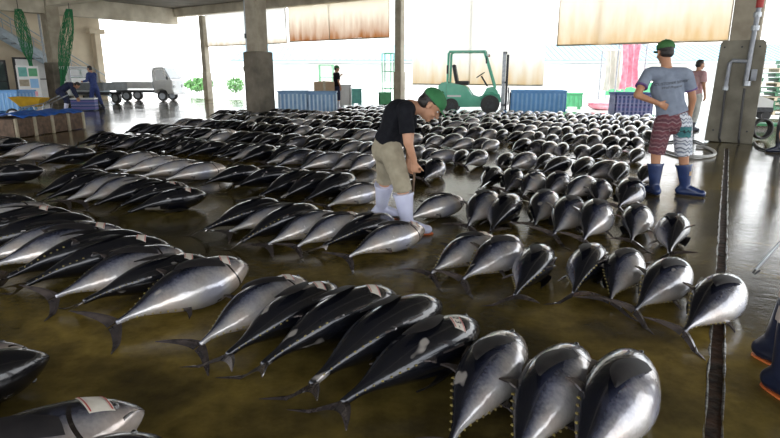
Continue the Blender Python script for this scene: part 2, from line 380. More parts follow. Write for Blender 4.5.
# ceiling and beams
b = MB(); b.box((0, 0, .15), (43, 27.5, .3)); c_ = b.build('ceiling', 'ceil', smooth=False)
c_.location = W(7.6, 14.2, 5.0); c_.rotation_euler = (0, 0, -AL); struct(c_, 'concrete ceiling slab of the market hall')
def beam(n, p0, s0, p1, s1, zb, zt, wd, mat='beamc'):
    A, B = W(p0, s0), W(p1, s1); d = B - A
    b = MB(); b.box((0, 0, 0), (d.length, wd, zt - zb), bev=.02); o = b.build(n, mat, smooth=False)
    o.location = (A + B) / 2 + Vector((0, 0, (zb + zt) / 2)); o.rotation_euler = (0, 0, math.atan2(d.y, d.x)); return struct(o)
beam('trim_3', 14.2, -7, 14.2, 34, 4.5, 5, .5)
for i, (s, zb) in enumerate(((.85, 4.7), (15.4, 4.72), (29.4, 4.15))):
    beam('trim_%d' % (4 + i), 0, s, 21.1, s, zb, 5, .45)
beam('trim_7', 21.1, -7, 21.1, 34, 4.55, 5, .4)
# adjoining building at the left end, s = 33
b = MB(); b.box((0, 0, 2.7), (18.2, .4, 5.4)); o = b.build('wall_left', 'wallb', smooth=False)
o.location = W(9.5, 33.2); o.rotation_euler = (0, 0, math.pi / 2 - AL); struct(o, 'stained beige plaster wall of the building at the left')
b = MB(); b.box((0, 0, 1.9), (.35, .5, 3.8), bev=.02); b.box((0, -.02, 3.75), (.9, .5, .25), bev=.02)
o = b.build('trim_8', 'wallb', smooth=False); o.location = W(18.2, 32.85); o.rotation_euler = (0, 0, math.pi / 2 - AL); struct(o)
def wallmount(name, p, s, z, wd, ht, mat, fmat='darksteel'):
    b = MB(); b.box((0, 0, 0), (wd, .06, ht)); o = b.build(name, mat, smooth=False)
    o.location = W(p, s, z); o.rotation_euler = (0, 0, math.pi / 2 - AL); struct(o)
    f = MB()
    for sx_ in (-1, 1): f.box((sx_ * wd / 2, 0, 0), (.09, .12, ht + .09))
    for sz in (-1, 0, 1): f.box((0, 0, sz * ht / 2), (wd, .12, .09 if sz else .05))
    f.build('window_frame', fmat, o, smooth=False); return o
wallmount('window_1', 12.7, 32.95, 1.05, 1.3, 2.0, 'glass')
wallmount('window_2', 14.6, 32.95, 1.15, 1.6, 2.1, 'white')

# ------------------------------------------------------------------ columns
def column(name, label, p, s, wt, wc, hc):
    r = thing(name, label, 'column', W(p, s), -AL, 'concrete columns')
    MB().box((0, 0, 2.5), (wt, wt, 5.0), bev=.03).build('shaft', 'concrete', r, smooth=False)
    q = MB().box((0, 0, hc / 2), (wc, wc, hc), bev=.04)
    q.build('casing', 'casing', r, smooth=False)
    return struct(r)
cr = column('column', 'concrete column on the right with pipes and a tall guard board', 14.05, .85, .52, .78, 1.98)
cm = column('column', 'concrete column left of centre with a stained lower casing', 14.4, 15.55, .52, .74, 2.15)
cl_ = column('column', 'concrete column at the left between two hanging green nets', 14.2, 29.4, .6, .82, 1.95)
for s, lb in ((14.0, 'slim concrete post behind the bending man'), (27.0, 'slim concrete post by the white truck')):
    r = thing('outer_column', lb, 'column', W(21.1, s), -AL, 'slim outer posts'); struct(r)
    MB().box((0, 0, 2.25), (.32, .32, 4.5), bev=.03).build('shaft', 'concrete', r, smooth=False)
    MB().box((0, 0, .75), (.37, .37, 1.5), bev=.03).build('casing', 'concrete', r, smooth=False)
# right column: guard board, pipes
g = MB(); g.prism([(-.44, .02), (.42, .0), (.40, 1.98), (.34, 2.03), (-.33, 2.03), (-.38, 1.98)], .06, lambda a, z, t: Vector((a, -.44 + t, z)))
g.build('guard_board', 'boardm', cr, smooth=False)
g = MB()
for (x, z) in ((-.3, 1.9), (.3, 1.9), (-.3, .25), (.3, .25), (0, 1.9)): g.cyl((x, -.475, z), (x, -.49, z), .018, 8)
g.build('bolt', 'darksteel', cr)
g = MB(); g.tube([(.19, -.40, 4.9), (.19, -.44, 2.9), (.17, -.53, 2.2), (.15, -.53, 1.15)], .045, 10); g.build('water_pipe', 'pipe', cr)
g = MB(); g.tube([(.13, -.53, 1.62), (-.12, -.53, 1.64), (-.17, -.53, 1.58), (-.18, -.53, 1.1)], .038, 10); g.build('branch_pipe', 'pipe', cr)
for z in (2.45, 2.2, 2.95, 1.15): g = MB().cyl((.175, -.53 if z < 2.3 else -.47, z), (.175, -.53 if z < 2.3 else -.47, z + .09), .07, 10); g.build('pipe_coupling', 'steel', cr)
g = MB().cyl((-.18, -.53, 1.06), (-.18, -.53, 1.14), .055, 10); g.build('pipe_coupling', 'steel', cr)
MB().cyl((.19, -.5, 2.62), (.19, -.5, 2.86), .065, 10).build('warning_band', 'redink', cr)
for x0, lab in ((.15, 0), (-.18, 1)):
    g = MB(); g.tube([(x0, -.53, 1.1), (x0, -.55, .95), (x0 + .01, -.52, .6), (x0 + .03 - .02 * lab, -.52, .1), (x0 + .05, -.6, .02)], .022, 8); g.build('drain_hose', 'hose', cr)
g = MB(); g.box((.27, -.5, 1.36), (.1, .06, .22), bev=.01); g.build('switch_box', 'pipe', cr)
# middle column pipe
g = MB(); g.tube([(-.3, -.2, 4.9), (-.3, -.2, 2.2), (-.4, -.26, 2.0), (-.4, -.26, 1.3)], .05, 10); g.build('water_pipe', 'steel', cm)
for z in (1.5, 2.6): MB().cyl((-.3 if z > 2 else -.4, -.2 if z > 2 else -.26, z), (-.3 if z > 2 else -.4, -.2 if z > 2 else -.26, z + .16), .08, 10).build('pipe_coupling', 'darksteel', cm)
# left column conduits
for k in (-.42, -.5): MB().tube([(k, -.3, 4.9), (k, -.3, .1)], .035, 8).build('conduit', 'steel', cl_)

# ------------------------------------------------------------------ hanging canvas curtains at the far eaves
def curtain(label, s0, s1, zb, zt, mat, seams, p=21.15, slope=0):
    r = thing('canvas_curtain', label, 'curtain', W(p, (s0 + s1) / 2), -AL, 'canvas curtains along the eaves')
    L = s0 - s1; b = MB(); nx, nz = 60, 10; V = []
    for i in range(nx + 1):
        x = -L / 2 + L * i / nx; rw = []
        for j in range(nz + 1):
            z = zb + (zt - zb) * j / nz
            rw.append(b.bm.verts.new((x, .05 * math.sin(x * 2.1 + s0) * (1 - j / nz) + .02 * math.sin(x * 7.3), z + (slope * i / nx if j == 0 else 0) + (.03 * math.sin(x * 1.3) if j == 0 else 0))))
        V.append(rw)
    for i in range(nx):
        for j in range(nz): b.bm.faces.new((V[i][j], V[i + 1][j], V[i + 1][j + 1], V[i][j + 1]))
    bmesh.ops.solidify(b.bm, geom=b.bm.faces[:], thickness=.012)
    b.build('canvas', mat, r)
    MB().tube([(-L / 2, 0, zb), (L / 2, 0, zb)], .03, 8).build('hem_pole', 'paletimber', r)
    for q in seams:
        x = -L / 2 + L * q
        MB().tube([(x, .03, zb), (x, .03, zt)], .02, 8).build('batten', 'paletimber', r)
    return r
# s at photo column x on p=21.15
def s_at(x, p=21.15):
    k = (x - 390) / FPX
    # X = k*dep, dep = .9688 d + .337
    d = (p - math.sin(AL) * k * .337) / (math.cos(AL) + math.sin(AL) * k * .9688)
    X = k * (.9688 * d + .337); return -math.cos(AL) * X + math.sin(AL) * d
curtain('rust-stained canvas curtain high between the middle column and the next post', s_at(292), s_at(389), 2.95, 4.6, 'tarp_rust', (.0, .43, 1))
curtain('white canvas curtain high behind the pipe-clad middle column', s_at(211), s_at(289), 2.9, 4.6, 'tarp_white', (0, 1))
curtain('long canvas curtain hanging low behind the green forklift', s_at(412), s_at(541), .98, 4.6, 'tarp_low', (.47,))
curtain('ochre-stained canvas curtain above the man in the grey T-shirt', s_at(552), s_at(717), 2.4, 4.6, 'tarp_right', (0, .27, 1))

# ================================================================== TUNA
TL = .88
PROF = [  # along 0 tail root .. 1 snout: dorsal half height, ventral half height, half width
 (0.00, .012, .012, .016), (.03, .013, .013, .020), (.07, .018, .018, .020), (.12, .029, .029, .025), (.18, .049, .049, .038),
 (.26, .078, .080, .062), (.34, .102, .107, .083), (.42, .119, .129, .099), (.50, .129, .143, .110), (.58, .134, .148, .116), (.66, .132, .143, .117),
 (.73, .124, .132, .112), (.80, .113, .118, .104), (.86, .095, .097, .089), (.91, .073, .073, .069), (.95, .050, .052, .048), (.98, .027, .031, .027), (1.0, .007, .011, .008)]
def prof(t):
    for a, b in zip(PROF, PROF[1:]):
        if t <= b[0]:
            k = (t - a[0]) / (b[0] - a[0]); return [a[i] + (b[i] - a[i]) * k for i in (1, 2, 3)]
    return list(PROF[-1][1:])
def sprof(t):                                            # smoothed
    q = [prof(min(1, max(0, t + d))) for d in (-.02, 0, .02)]
    return [sum(a) / 3 for a in zip(*q)] if .02 < t < .97 else prof(t)
class Pose:
    def __init__(s, roll, bend, fat=1.0, droop=.06):
        s.r = roll; s.b = bend; s.fat = fat; s.dr = droop; s.lift = 0
        zs = [s.raw(s.surf(t, a))[2] for t in [i / 30 for i in range(31)] for a in [2 * math.pi * k / 24 for k in range(24)] if t > .45]
        s.lift = -min(zs) + .002
    def surf(s, t, a, off=0):
        hd, hv, wd = sprof(t); hd *= s.fat; hv *= s.fat; wd *= s.fat
        c, n = math.cos(a), math.sin(a)
        return (math.copysign(abs(n) ** .95, n) * (wd + off), (t - .5) * TL, c * ((hd if c > 0 else hv) + off))
    def raw(s, p):
        x, y, z = p; c, n = math.cos(s.r), math.sin(s.r)
        X, Z = x * c + z * n, -x * n + z * c
        t = y / TL + .5
        X += s.b * (t - .5) ** 2
        return X, y, Z - s.dr * max(0, (.42 - t) / .42) ** 1.6
    def __call__(s, p, lo=.004):
        X, y, Z = s.raw(p); return Vector((X, y, max(lo + .001 * abs(p[0] * 7 % 1), Z + s.lift)))

def body_mesh(P, nt, nc, name='body'):
    b = MB(); rs = []; A = []
    ts = [i / nt for i in range(nt + 1)]
    ts = [t if t < .85 else .85 + .15 * (1 - max(0, 1 - (t - .85) / .15) ** 1.5) for t in ts]
    for t in ts:
        rr = []
        for k in range(nc):
            a = 2 * math.pi * k / nc; rr.append(P(P.surf(t, a), .001)); A.append((t, math.cos(a)))
        rs.append(rr)
    b.rings(rs)
    L = [b.bm.verts.layers.float.new(k) for k in ('ln', 'dv')]
    b.bm.verts.ensure_lookup_table()
    for v, (t, c) in zip(b.bm.verts, A): v[L[0]] = t; v[L[1]] = c
    return b.mesh(name, 'tuna')
def fin_mesh(P, name, outline, side=0, th=.008, mat='fin', y0=0, z0=0):
    b = MB(); b.prism(outline, th, lambda a, c, t: P((t, a, c))); return b.mesh(name, mat, False)
def tail_mesh(P, name='tail_fin', seg=5):
    b = MB()
    for sg in (1, -1):
        rs = []
        for i in range(seg + 1):
            k = i / seg; z = sg * (.004 + .200 * k); lead = .024 - .150 * k ** 1.4; ch = .062 * max(0, 1 - k) ** .8 + .006
            th = .010 * (1 - k) + .003
            y = -.5 * TL + lead
            rs.append([P((0 + q, yy, z)) for q, yy in ((0, y), (th / 2, y - ch * .4), (0, y - ch), (-th / 2, y - ch * .4))])
        b.rings(rs)
    return b.mesh(name, 'fin', False)
def pect_mesh(P, sd, spread=.02):
    b = MB(); rs = []; n = 9
    for i in range(n + 1):
        k = i / n; t = .715 - .34 * k; a = math.pi / 2 + .0 - .42 * math.sin(k * 2.2)
        hw = (.029 * math.sin(math.pi * min(1, .22 + .78 * k)) ** .8 if k < 1 else 0) + .0025; off = .006 + spread * 1.7 * k
        pts = []
        for da, oo in ((hw / .10, 0), (0, .006), (-hw / .10, 0), (0, -.002)):
            x, y, z = P.surf(t, a + da, off + oo); pts.append(P((x * sd, y, z)))
        rs.append(rs and pts or pts)
    b.rings(rs); return b.mesh('pectoral_fin', 'darkfin', True, R(50))
def finlet_list(P, top):
    out = []
    for k in range(8):
        t = .36 - .285 * k / 7; hd, hv, wd = sprof(t); s = 1 if top else -1; h = (hd if top else hv) * P.fat * s
        y = (t - .5) * TL; q = .0105 - .0006 * k
        m = fin_mesh(P, 'finlet', [(y + .006, h - s * .004), (y - .004, h + s * q * .8), (y - q, h + s * q * .75), (y - .008, h - s * .003)], th=.005, mat='finlet'); out.append(m)
    return out
def tuna_proto(name, roll, bend, lod, fat=1.0):
    """a tuna lying on the floor, head towards +y; lod 0 near, 1 middle, 2 far"""
    P = Pose(roll, bend, fat)
    r = bpy.data.objects.new(name, None); r.empty_display_size = .1
    def add(me, par=r):
        o = bpy.data.objects.new(me.name.split('.')[0], me); o.parent = par; return o
    nt, nc = ((44, 32), (26, 18), (16, 12))[lod]
    bm_ = body_mesh(P, nt, nc); add(bm_)
    add(tail_mesh(P, seg=(7, 5, 3)[lod]))
    y = lambda t: (t - .5) * TL
    if lod < 2:
        for sd in (1, -1): add(pect_mesh(P, sd))
        hd = sprof(.44)[0] * fat; hv = sprof(.40)[1] * fat
        add(fin_mesh(P, 'second_dorsal_fin', [(y(.475), hd - .012), (y(.43), hd + .045), (y(.395), hd + .065), (y(.41), hd + .022), (y(.40), hd - .02)]))
        add(fin_mesh(P, 'anal_fin', [(y(.42), -hv + .012), (y(.38), -hv - .045), (y(.345), -hv - .065), (y(.365), -hv - .02), (y(.35), -hv + .03)]))
    if lod == 0:
        h7 = sprof(.66)[0] * fat
        add(fin_mesh(P, 'first_dorsal_fin', [(y(.69), h7 - .006), (y(.66), h7 + .018), (y(.56), h7 + .008), (y(.50), sprof(.5)[0] * fat - .004)]))
        v7 = sprof(.66)[1] * fat
        for sd in (1, -1):
            add(fin_mesh(P, 'pelvic_fin', [(y(.68), -v7 + .012), (y(.66), -v7 + .002), (y(.59), -v7 - .008), (y(.60), -v7 + .008)]))
        for tp in (True, False):
            for me in finlet_list(P, tp): add(me)
        for sd in (1, -1):
            x, yy, z = P.surf(.895, math.radians(78)); x *= sd
            for rad, mt, ox in ((.0145, 'fisheye', -.008), (.0105, 'eye', -.002)):
                q = P((x + sd * ox, yy, z)); b = MB(); b.ell(q, (rad, rad, rad), sub=2)
                me = b.mesh('eye' if mt == 'fisheye' else 'pupil', mt)
                o = add(me, r if mt == 'fisheye' else last); last = o
    return r, P, bm_
ROLLS = [(-72, .05, 1.0), (-58, -.06, 1.04), (-82, .02, .97), (58, .06, 1.0), (70, -.04, 1.03), (42, .03, .98)]
PROTO = [[tuna_proto('tuna', R(a), bd, l, f) for a, bd, f in ROLLS] for l in range(3)]
ORD = 'first second third fourth fifth sixth seventh eighth ninth tenth eleventh twelfth thirteenth fourteenth fifteenth sixteenth seventeenth eighteenth nineteenth twentieth'.split()
TENS = {2: 'twenty', 3: 'thirty', 4: 'forty', 5: 'fifty'}
def ordn(k):                                              # 1 -> first
    if k <= 20: return ORD[k - 1]
    t, u = divmod(k, 10); return {3: 'thirtieth', 4: 'fortieth', 5: 'fiftieth'}[t] if u == 0 else TENS[t] + '-' + ORD[u - 1]
NFISH = 0
def place_tuna(pos, ang, kind, lod, dark, label, group, scale=1.0, zoff=0.0):
    """ang: heading right of straight ahead"""
    global NFISH
    NFISH += 1
    src = PROTO[lod][kind][0]
    c = src.copy(); col.objects.link(c)
    c.location = (pos[0], pos[1], zoff); c.rotation_euler = (0, 0, -ang); c.scale = (scale,) * 3
    tag(c, label, 'tuna', group)
    def cp(src, par):
        for ch in src.children:
            k = ch.copy(); col.objects.link(k); k.parent = par
            if ch.name.startswith('body'): k.color = (dark, 0, 0, 1)
            cp(ch, k)
    cp(src, c)
    return c
def from_px(tail, head):
    a, h = G(*tail, .05), G(*head, .12); v = h - a; m = (a + h) / 2
    ang = math.atan2(v.x, v.y); ang = min(R(46), max(R(24), ang)); sc_ = min(1.1, max(.93, v.length / TL * 1.02))
    return m, ang, sc_
# ---- the four nearest rows, fish by fish from the right end: (tail, head, kind, darkness)
S_, D_ = 'silver', 'dark'
ROW1 = [((575, 488), (640, 362), 1, .05), ((508, 470), (577, 351), 0, .15), ((447, 445), (514, 337), 0, .18), ((345, 407), (478, 327), 4, .95),
        ((310, 388), (437, 307), 3, .95), ((262, 368), (392, 297), 3, .95), ((230, 358), (338, 290), 4, .85), ((200, 345), (305, 282), 0, -.45),
        ((120, 328), (248, 269), 1, -.35), ((85, 303), (212, 263), 4, .8), ((62, 302), (189, 257), 1, -.25), ((25, 285), (170, 249), 3, .85), ((8, 278), (152, 244), 5, .8),
        ((-8, 268), (130, 238), 1, -.2), ((-25, 262), (112, 233), 0, -.2), ((-40, 256), (95, 224), 4, .9), ((-60, 248), (77, 217), 3, .9), ((-75, 238), (58, 210), 2, -.1), ((-90, 230), (40, 204), 4, .9)]
ROW2 = [((682, 332), (741, 286), 1, .15), ((643, 309), (680, 270), 1, .1), ((611, 296), (630, 257), 0, -.05), ((575, 290), (594, 253), 3, .3), ((517, 297), (545, 251), 4, .45),
        ((474, 277), (513, 247), 1, .05), ((437, 271), (489, 241), 0, .05)]
ROW2L = [((355, 254), (418, 231), 0, -.25), ((330, 246), (390, 221), 4, .8), ((306, 248), (368, 220), 0, -.05), ((273, 246), (343, 217), 2, .1), ((248, 245), (324, 214), 3, .85),
         ((227, 230), (310, 210), 2, .15), ((207, 231), (282, 206), 4, .9)]
ROW2F = [((129, 213), (207, 195), 4, .95), ((120, 207), (188, 188), 3, .9), ((97, 206), (168, 186), 4, .6), ((85, 203), (150, 182), 0, -.1), ((71, 202), (135, 180), 2, -.1),
         ((50, 200), (120, 180), 4, .9), ((40, 198), (104, 177), 3, .9)]
ROW3 = [((667, 255), (675, 221), 3, .2), ((630, 241), (640, 211), 0, -.1), ((584, 246), (602, 208), 1, -.1), ((555, 238), (577, 206), 1, .0), ((534, 226), (550, 198), 0, .0), ((500, 237), (518, 202), 3, .5), ((473, 228), (488, 198), 0, .1)]
ROW3M = [((413, 219), (458, 201), 0, -.1)]
ROW3L = [((330, 206), (379, 189), 0, -.35), ((305, 203), (357, 181), 4, .85), ((279, 201), (335, 180), 3, .9), ((260, 198), (317, 178), 4, .9), ((234, 189), (294, 174), 3, .9), ((207, 184), (260, 171), 4, .9)]
ROW3F = [((164, 179), (228, 169), 0, -.35), ((142, 177), (203, 165), 2, -.2), ((124, 173), (182, 161), 2, -.1), ((105, 171), (160, 158), 0, .0), ((75, 173), (132, 158), 4, .9), ((38, 166), (95, 154), 3, .85), ((18, 162), (70, 150), 0, -.1), ((3, 158), (50, 147), 2, -.1), ((-25, 155), (25, 143), 4, .9)]
lookw = lambda k, dk: 'silver' if dk < .02 else ('steel-grey' if dk < .35 else ('black-flanked' if dk < .87 else 'glossy black'))
PLACED = []
def explicit(rows, lod, where, group):
    out = []
    rdir = W(0, 1); last = None
    for i, (t, h, k, dk) in enumerate(rows):
        m, a, s_ = from_px(t, h)
        if last is not None:
            gap = (m - last).dot(rdir)
            if gap < .225: m = m + rdir * (.225 - gap)
        last = m
        o = place_tuna(m, a, k, lod, dk, '%s tuna, %s' % (lookw(k, dk), where(i)), group, s_); PLACED.append((m.x, m.y)); out.append((o, k, lod))
    return out
R1 = explicit(ROW1, 0, lambda i: '%s from the right end of the nearest row of fish' % ordn(i + 1), 'tuna in the nearest row')
g2 = 'tuna in the second row'
R2 = explicit(ROW2, 0, lambda i: ('at the right end of the second row, lying over the drain' if i == 0 else '%s from the drain in the second row' % ordn(i + 1)), g2)
R2L = explicit(ROW2L, 0, lambda i: ("nearest the bending man's white boots in the second row" if i == 0 else "%s left of the white boots in the second row" % ordn(i + 1)), g2)
R2F = explicit(ROW2F, 1, lambda i: '%s from the right in the far left cluster of the second row' % ordn(i + 1), g2)
g3 = 'tuna in the third row'
R3 = explicit(ROW3, 1, lambda i: '%s from the right end of the third row, right of the cane' % ordn(i + 1), g3)
explicit(ROW3M, 1, lambda i: "lying alone under the tip of the bending man's cane", g3)
explicit(ROW3L, 1, lambda i: "%s left of the khaki trousers in the third row" % ordn(i + 1), g3)
explicit(ROW3F, 1, lambda i: '%s from the right in the left cluster of the third row' % ordn(i + 1), g3)
# three fish half out of frame at the lower left, and one of the second row
def by_head(head, ang, kind, lod, dk, label, group, s_=1.0):
    h = G(*head, .11); m = h - Vector((math.sin(ang), math.cos(ang), 0)) * TL * s_ * .48
    o = place_tuna(m, ang, kind, lod, dk, label, group, s_); PLACED.append((m.x, m.y)); return (o, kind, lod)
g0 = 'tuna in front of the nearest row'
F0 = by_head((141, 424), R(46), 1, 0, -.8, 'pale white-headed tuna with a paper tag at the lower left corner', g0, 1.12)
by_head((47, 362), R(38), 4, 0, .9, 'dark tuna with only its head in frame at the left edge', g0)
by_head((23, 351), R(38), 2, 0, -.75, 'white-bellied tuna behind the dark head at the left edge', g0)
by_head((160, 447), R(40), 4, 0, .7, 'tuna with just its head tip showing below the pale tagged tuna', g0)
by_head((44, 172), R(52), 4, 1, .95, 'lone glossy black tuna at the left edge between second and third rows', g2)
# ---- further rows
def rowfish(rows, n_left):
    pts = []
    for p, blocks in rows:
        for s0, s1 in blocks:
            n = max(1, round((s1 - s0) / .275) + 1)
            for i in range(n):
                pts.append((p, s0 + (s1 - s0) * i / max(1, n - 1)))
    return pts
FAR = [('fourth', 6.4, [(1.25, 2.85), (3.75, 3.95), (4.95, 7.4), (7.75, 9.2), (9.5, 11.1)], 1),
       ('fifth', 7.8, [(1.05, 3.35), (3.78, 4.9), (5.35, 8.4), (8.8, 12.5)], 2),
       ('sixth', 9.5, [(1.9, 3.75), (4.3, 6.5), (7.0, 10.4), (10.9, 13.4)], 2),
       ('seventh', 11.15, [(2.1, 5.1), (5.5, 9.0), (9.4, 14.0)], 2),
       ('eighth', 12.6, [(2.2, 7.0), (7.5, 11.4), (11.8, 15.6)], 2),
       ('ninth', 14.0, [(2.3, 8.0), (8.4, 14.7)], 2),
       ('tenth', 15.4, [(2.4, 7.2), (7.6, 14.0)], 2),
       ('eleventh', 16.9, [(2.6, 8.8), (9.2, 13.8)], 2),
       ('twelfth', 18.0, [(3.0, 7.8), (8.8, 13.4)], 2)]
AVOID = [(3.10, 6.47), (3.46, 6.42), (0.14, 4.8), (-.06, 5.3)]
KEEP = [(-3.6, 20.9, 1.5), (-2.6, 20.9, 1.5), (3.2, 21.1, 2.6), (4.4, 20.9, 1.6), (5.6, 20.8, 1.6), (8.0, 18.8, 1.2), (-2.18, 23.6, .5), (-2.5, 22.9, .8), tuple(W(14.4, 15.55)[:2]) + (.7,)]
PMAX = 296
LEFT = []
for nm, p, blocks, lod in FAR:
    k = 0
    for s0, s1 in blocks:
        n = max(1, round((s1 - s0) / .28) + 1)
        for i in range(n):
            s = s0 + (s1 - s0) * i / max(1, n - 1)
            pp = p + random.gauss(0, .08) + (-.06 * (s - 5) if nm in ('fourth',) and s > 8 else 0) + (.22 * (s - 2.3) * .8 if nm == 'fifth' and s < 3.4 else 0)
            q = W(pp, s + random.gauss(0, .02))
            if any((q.x - a) ** 2 + (q.y - b_) ** 2 < .17 for a, b_ in AVOID) or any((q.x - a) ** 2 + (q.y - b_) ** 2 < c_r for a, b_, c_r in KEEP): continue
            ang = AL + random.gauss(-.05, .13)
            rightish = s < 6
            kind = random.choice([0, 1, 2, 3, 5]) if rightish else random.choice([0, 2, 3, 4, 4, 3])
            dk = random.choice([-.1, .1, .25, .45, .7]) if rightish else (random.choice([.85, .92, .9, .8]) if kind > 2 else random.choice([-.2, 0, .15, .7]))
            sz = random.uniform(.93, 1.07); k += 1
            if NFISH >= PMAX: LEFT.append((q, ang, kind, dk, sz)); continue
            place_tuna(q, ang, kind, lod, dk, '%s tuna, %s from the right end of the %s row back' % (lookw(kind, dk), ordn(k), nm), 'tuna in the %s row' % nm, sz)
# the remaining fish, a mass of small shapes at the far side of the floor
b = bmesh.new(); lay = None
vs = []; fs = []; att = [[], []]
for q, ang, kind, dk, sz in LEFT:
    mt = Matrix.Translation(q) @ Matrix.Rotation(-ang, 4, 'Z') @ Matrix.Scale(sz, 4)
    src = PROTO[2][kind][0]
    for ch in src.children:
        me = ch.data; o = len(vs); vs += [mt @ v.co for v in me.vertices]; fs += [[o + i for i in f.vertices] for f in me.polygons]
        isb = ch.name.startswith('body')
        for key, L in zip(('ln', 'dv'), att):
            if isb: L += [d.value + (dk * 1.15 if key == 'dv' else 0) for d in me.attributes[key].data]
            else: L += [(.2 if key == 'ln' else .8)] * len(me.vertices)
me = bpy.data.meshes.new('distant_tuna'); me.from_pydata(vs, [], fs); me.materials.append(M['tuna'])
for key, L in zip(('ln', 'dv'), att): me.attributes.new(key, 'FLOAT', 'POINT').data.foreach_set('value', L)
me.polygons.foreach_set('use_smooth', [True] * len(me.polygons))
o = bpy.data.objects.new('distant_tuna', me); o.color = (0, 0, 0, 1); col.objects.link(o)
tag(o, 'mass of small dark tuna covering the far end of the floor', 'tuna', None, 'stuff')

# ---- paper tags lying on the fish
BVH = {}
def paper_tag(fish, label, yrel=.27, xoff=0.0, rot=.2, wd=.085, ht=.055, txt=None, lines=2):
    o, kind, lod = fish
    me = PROTO[lod][kind][2]
    if (kind, lod) not in BVH: BVH[(kind, lod)] = BVHTree.FromPolygons([v.co for v in me.vertices], [list(p.vertices) for p in me.polygons])
    bv = BVH[(kind, lod)]
    # highest point of the section at that length
    best = max((bv.ray_cast(Vector((x / 100, yrel, 1)), Vector((0, 0, -1)))[0] for x in range(-25, 26) if bv.ray_cast(Vector((x / 100, yrel, 1)), Vector((0, 0, -1)))[0]), key=lambda v: v.z)
    cx = best.x + xoff
    def drape(a, c, lift):
        x = cx + a * math.cos(rot) - c * math.sin(rot); y = yrel + a * math.sin(rot) + c * math.cos(rot)
        hit = bv.ray_cast(Vector((x, y, 1)), Vector((0, 0, -1)))[0]
        return Vector((x, y, (hit.z if hit else .02) + lift))
    def sheet(a0, a1, c0, c1, nx, ny, lift, th, name, mat, par=None):
        b = MB(); V = [[b.bm.verts.new(drape(a0 + (a1 - a0) * i / nx, c0 + (c1 - c0) * j / ny, lift)) for j in range(ny + 1)] for i in range(nx + 1)]
        for i in range(nx):
            for j in range(ny): b.bm.faces.new((V[i][j], V[i + 1][j], V[i + 1][j + 1], V[i][j + 1]))
        bmesh.ops.recalc_face_normals(b.bm, faces=b.bm.faces[:])
        bmesh.ops.solidify(b.bm, geom=b.bm.faces[:], thickness=th)
        return b.build(name, mat, par)
    t = sheet(-wd / 2, wd / 2, -ht / 2, ht / 2, 8, 6, .0035, .0012, 'paper_tag', 'paper')
    t.location = o.location; t.rotation_euler = o.rotation_euler; t.scale = o.scale
    tag(t, label, 'tag', 'paper tags on the tuna')
    for q in range(lines):
        cc = -ht * .42 + ht * .84 * q / max(1, lines - 1)
        sheet(-wd * .47, wd * .47, cc - .002, cc + .002, 8, 1, .0056, .0004, 'red_stripe', 'redink', t)
    if txt:
        fm = font_mesh(txt, ht * .75, 'ink', 'numerals')
        for v in fm.vertices:
            v.co = drape(v.co.x, v.co.y - ht * .22, .0058 + v.co.z)
        k = bpy.data.objects.new('numerals', fm); col.objects.link(k); k.parent = t
    return t
paper_tag(R1[3], 'white paper tag with 2 3 in black on the fourth tuna from the right', 0.20, +.045, -.5, txt='2 3 -')
paper_tag(R1[5], 'white paper tag on the glossy black tuna beside the pink scrap', 0.23, .04, -.5)
paper_tag(R1[6], 'white paper tag on the black tuna next to the pale silver one', 0.21, .03, -.5)
paper_tag(R1[7], 'white paper tag on the pale tuna eighth from the right', 0.25, .03, -.5)
paper_tag(R1[8], 'white paper tag on the pale tuna ninth from the right', 0.23, .04, -.5)
paper_tag(R1[9], 'white paper tag on the black tuna behind the pale ninth one', 0.25, .03, -.45)
paper_tag(R1[11], 'white paper tag on the twelfth tuna of the nearest row', 0.25, .03, -.45)
paper_tag(R1[13], 'white paper tag on the silver fourteenth tuna of the nearest row', 0.25, .03, -.45)
paper_tag(R1[16], 'white paper tag on the seventeenth tuna of the nearest row', 0.22, .03, -.45)
paper_tag(F0, 'large white paper tag on the pale fish at the lower left corner', .30, .0, .1, .10, .075)
paper_tag(R2L[0], "white paper tag on the silver tuna at the bending man's boots", .28, .04, -.5)
paper_tag(R2L[2], 'white paper tag on the third tuna left of the white boots', 0.25, .03, -.5)
paper_tag(R2F[0], 'white paper tag on the dark tuna leading the far left cluster', 0.20, .03, -.45)
paper_tag(R2F[1], 'white paper tag on the second dark tuna of the far left cluster', 0.20, .03, -.45)
paper_tag(R2[6], 'white paper tag on the silver tuna seventh from the drain', 0.25, .03, -.5)
# pink scrap of flesh beside the nearest row
b = MB(); c0 = G(346, 300, .0)
for k in range(5): b.ell((random.uniform(-.02, .02), random.uniform(-.02, .02), .018 + .006 * k * .5), (.022, .018, .018), sub=2)
M['flesh'] = pm('pink_flesh', (.6, .16, .16), (.7, .3, .28), 30, .3, coat=.5)
o = b.remesh('fish_scrap', 'flesh', None, .005, 2); o.location = G(347, 309); tag(o, 'pink scrap of fish flesh on the floor between two black tuna', 'fish scrap')

